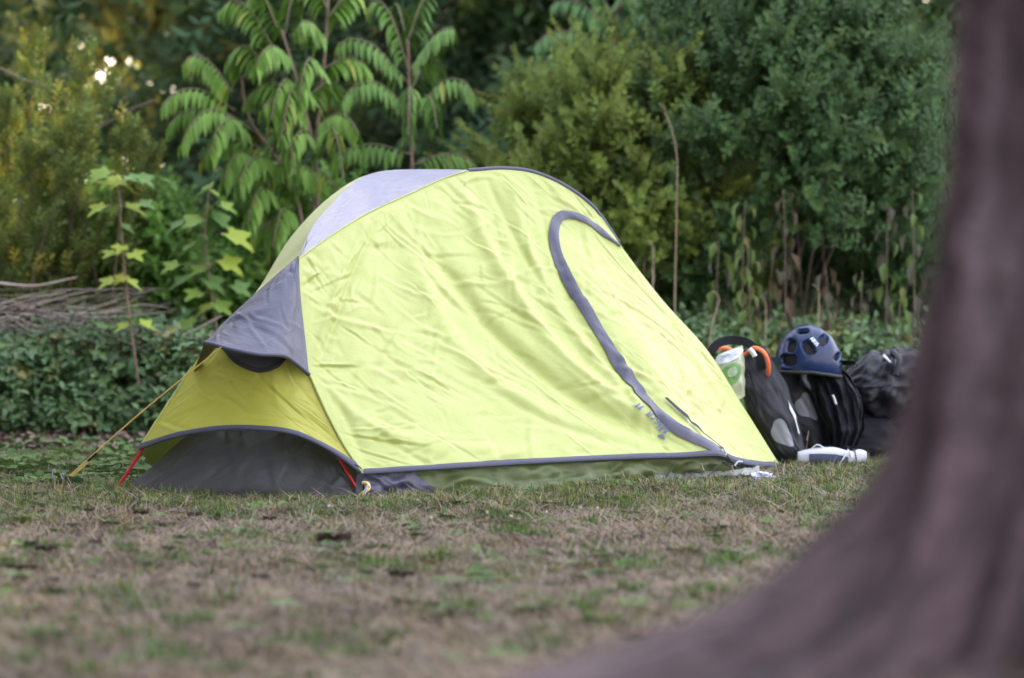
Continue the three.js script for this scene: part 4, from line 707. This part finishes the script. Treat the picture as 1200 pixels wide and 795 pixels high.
// ------------------------------------------------------------------ grass
function tuft(seed, n, w, spreadR, lean) {
  const r = rng(seed), pos = [], idx = [];
  for (let i = 0; i < n; i++) {
    const a = r() * 6.28, rad = spreadR * Math.sqrt(r()), x = Math.cos(a) * rad, z = Math.sin(a) * rad, b = r() * 6.28, h = 0.55 + 0.55 * r(), l = lean * (0.3 + r()), lx = Math.cos(b) * l, lz = Math.sin(b) * l, px = -Math.sin(b) * w / 2, pz = Math.cos(b) * w / 2, o = pos.length / 3;
    pos.push(x - px, -0.05, z - pz, x + px, -0.05, z + pz, x - px * 0.75 + lx * 0.35, h * 0.55, z - pz * 0.75 + lz * 0.35, x + px * 0.75 + lx * 0.35, h * 0.55, z + pz * 0.75 + lz * 0.35, x + lx, h * (1 - 0.35 * Math.min(1, l)), z + lz);
    idx.push(o, o + 1, o + 2, o + 1, o + 3, o + 2, o + 2, o + 3, o + 4);
  }
  const g = new THREE.BufferGeometry(); g.setAttribute('position', new THREE.Float32BufferAttribute(pos, 3)); g.setIndex(idx); g.computeVertexNormals(); return g;
}
{
  const r = rng(301), green = [], straw = [], thatch = [], clover = [];
  const inTent = (x, z) => { const d = -z; return d > 8.12 && d < 10.2 && x > -1.3 + (d - 8) * 0.2 && x < 0.1 + (d - 8.12) * 0.7; };
  for (let i = 0; i < 150000; i++) {
    const d = 2.6 + 9.0 * Math.pow(r(), 0.8), x = (r() - 0.5) * 2 * (0.27 * d + 0.25), z = -d; if (inTent(x, z)) continue;
    const bare = smooth(0.15, 0.5, n2(x * 2.1 + 31, d * 2.1) + 0.4 * n2(x * 6, d * 6 + 9)); if (r() < bare * 0.5) continue; const k = dry(x, z), rt = Math.hypot(x - TREE.x, z - TREE.z), soil = smooth(1.4, 0.95, rt + 0.25 * n2(x * 4, z * 4)), edge = smooth(10.3, 11.2, d); if (r() < Math.max(soil * 0.93, edge * 0.75)) continue;
    const y = gh(x, z), a = r() * 6.28, q = new THREE.Quaternion().setFromEuler(new THREE.Euler((r() - 0.5) * 0.5, a, (r() - 0.5) * 0.5)), hh = 0.7 + 0.6 * r(), near = smooth(6.6, 7.7, d);
    const put = (list, h, w, c) => list.push([new THREE.Matrix4().compose(V(x, y, z), q, V(w, h, w)), c]);
    const pick = r();
    if (pick < 0.42) put(thatch, 0.018 * hh, 0.05 * hh, tint(r, [0.215, 0.162, 0.125], 0.55, 0.1));
    else if (pick < 0.42 + 0.58 * k) put(straw, (0.020 + 0.007 * near) * hh * (0.5 + 1.0 * r()), 0.034, tint(r, [0.25, 0.20, 0.115], 0.55, 0.08));
    else put(green, (0.022 + 0.010 * near) * hh * (0.5 + 1.0 * r()), 0.034, tint(r, r() < 0.4 ? [0.18, 0.185, 0.06] : [0.09, 0.135, 0.035], 0.55, 0.18));
    if (r() < 0.035 * (1.2 - k)) put(clover, 0.05 * hh, 0.05 * hh, tint(r, [0.085, 0.15, 0.04], 0.3));
  }
  // greener clumps standing out of the parched sward
  for (let i = 0; i < 190; i++) { const d = 3.4 + 5.2 * r(), x = (r() - 0.5) * 2 * (0.25 * d + 0.1), n = 10 + Math.floor(26 * r()), R = 0.03 + 0.06 * r(); if (Math.hypot(x - TREE.x, -d - TREE.z) < 1.1 || inTent(x, -d)) continue; for (let j = 0; j < n; j++) { const xx = x + gauss(r) * R, zz = -d + gauss(r) * R, q = new THREE.Quaternion().setFromEuler(new THREE.Euler((r() - 0.5) * 0.7, r() * 6.28, (r() - 0.5) * 0.7)); (r() < 0.3 ? clover : green).push([new THREE.Matrix4().compose(V(xx, gh(xx, zz), zz), q, V(0.036, 0.034 * (0.5 + r()), 0.036)), tint(r, [0.085, 0.145, 0.034], 0.4, 0.15)]); } }
  // greener weeds by the guy line and along the leaf litter
  for (let i = 0; i < 5200; i++) { const d = 8.4 + 2.6 * r(), x = -0.213 * d - 0.2 + 1.1 * r(), z = -d, q = new THREE.Quaternion().setFromEuler(new THREE.Euler((r() - 0.5) * 0.6, r() * 6.28, (r() - 0.5) * 0.6)); if (n2(x * 3, z * 3) < 0.0) continue; clover.push([new THREE.Matrix4().compose(V(x, gh(x, z), z), q, V(1, 1, 1).multiplyScalar(0.045 + 0.04 * r())), tint(r, [0.10, 0.165, 0.05], 0.35)]); }
  const grassMat = phys([1, 1, 1], 0.75, { specularIntensity: 0.35, transmission: 0.25, thickness: 0, side: THREE.DoubleSide });
  tag(many('grass', tuft(311, 6, 0.115, 0.6, 0.7), grassMat, green, scene), 'short green grass blades of the lawn', 'grass');
  tag(many('dry_grass', tuft(312, 6, 0.105, 0.65, 0.8), grassMat, straw, scene), 'straw-coloured dry grass blades of the lawn', 'grass');
  tag(many('thatch', tuft(313, 7, 0.075, 0.6, 1.8), grassMat, thatch, scene), 'flattened dead grass matted over the soil', 'thatch');
  const cl = []; for (let i = 0; i < 5; i++) { const a = i * 1.31; cl.push(placed(leafShape(0.7, 0.2, 0.05, 0.5), along(V(Math.cos(a), 0.55, Math.sin(a)), UP, V(0, 0.05, 0), 0.75))); }
  tag(many('weeds', mergeGeometries(cl), grassMat, clover, scene), 'small broad-leaved weeds scattered through the lawn', 'weeds');
  // dead leaves and soil crumbs in the litter and around the trunk
  const litter = []; for (let i = 0; i < 5200; i++) { const back = r() < 0.6, x = back ? -3 + 6 * r() : TREE.x - 0.5 + gauss(r) * 0.9, d = back ? 10.2 + 1.6 * r() : -TREE.z + gauss(r) * 0.8 + 0.3; litter.push([along(V(r() - 0.5, (r() - 0.5) * 0.5, r() - 0.5), V(r() - 0.5, 1, r() - 0.5), V(x, gh(x, -d) + 0.008 + 0.012 * r(), -d), back ? 0.03 + 0.045 * r() : 0.015 + 0.022 * r()), tint(r, [0.13, 0.095, 0.075], 0.45, 0.1)]); }
  tag(many('leaf_litter', leafShape(0.6, 0.3, 0.25), std([1, 1, 1], 0.85, { side: THREE.DoubleSide }), litter, scene), 'brown fallen leaves strewn under the bank and round the trunk', 'leaf litter');
}
// dark curled dead leaves on the lawn
{
  const r = rng(321), m = [std([0.035, 0.022, 0.016], 0.8), std([0.06, 0.04, 0.028], 0.8)];
  const spots = [[392, 649, 30], [228, 618, 14], [165, 616, 14], [105, 612, 10], [54, 661, 20], [20, 684, 20], [36, 683, 12], [198, 660, 12], [36, 654, 12], [305, 696, 18], [228, 706, 14], [430, 690, 12], [470, 693, 22], [64, 698, 10], [316, 623, 12], [112, 652, 12]];
  const g0 = gridGeo((u, v) => V((u - 0.5) * 1, 0.30 * Math.abs(v - 0.5) * 2 + 0.14 * n2(u * 3.1, v * 2.3) + 0.06 * n2(u * 9, v * 7), (v - 0.5) * 0.5 * Math.sin(Math.PI * clamp(u * 0.9 + 0.05))), 8, 6);
  spots.forEach(([x, y, w], i) => {
    const p = GP(x, y), d = -p.z, g = g0.clone(); const s = 1.35 * w * d / FPX; g.scale(s, s * 0.7, s * 0.9); g.rotateY((r() - 0.5) * 0.9); g.translate(p.x, p.y + 0.034, p.z);
    const o = part('dead_leaf', g, m[i % 2], scene, false); tag(o, i ? 'small dark curled dead leaf lying on the lawn' : 'largest dark curled dead leaf on the lawn', 'dead leaf', 'dead leaves on the lawn');
  });
  const cloverG = new THREE.IcosahedronGeometry(0.0055, 1), wm = std([0.33, 0.30, 0.25], 0.9), pk = std([0.42, 0.26, 0.18], 0.8);
  [[546, 571, 1], [680, 590, 0], [640, 606, 0], [571, 606, 0], [600, 607, 0], [385, 588, 0], [362, 585, 0], [350, 587, 0], [598, 601, 0], [700, 593, 0], [505, 604, 0], [316, 584, 0]].forEach(([x, y, k]) => {
    const p = GP(x, y + 8 + 6 * Math.sin(x)), h = 0.022 + 0.02 * k, t = thing('clover_flower', k ? 'pinkish clover flower standing before the tent skirt' : 'small white clover flower in the grass near the tent', 'flower', p, 'clover flowers near the tent'); part('stalk', taper([p, p.clone().add(V(0.003, h * 0.5, 0)), p.clone().add(V(0, h, 0))], 0.0012, 0.001, 4, 4), wiltMats[0], t); const g = cloverG.clone(); g.translate(p.x, p.y + h, p.z); part('head', g, k ? pk : wm, t);
  });
  [[830, 572, 822, 543], [735, 575, 729, 552], [862, 575, 858, 545], [757, 578, 748, 560], [940, 545, 948, 505], [1000, 545, 988, 512], [912, 570, 908, 540]].forEach(([x, y, x1, y1]) => {
    const p = GP(x, y), e = P(x1, y1, -p.z), t = thing('grass_stalk', x > 930 ? 'thin flowering stalk rising before the bags' : 'thin dry seed stalk rising before the tent skirt', 'grass stalk', p, 'tall thin stalks by the tent'); part('stalk', taper([p, p.clone().lerp(e, 0.5).add(V(0.004, 0, 0)), e], 0.0014, 0.0009, 6, 4), strawMat, t); part('seed_head', taper([p.clone().lerp(e, 0.72), p.clone().lerp(e, 0.86), e], 0.0034, 0.0012, 5, 5), strawMat, t);
  });
}
shade(scene);
renderer.render(scene, camera);
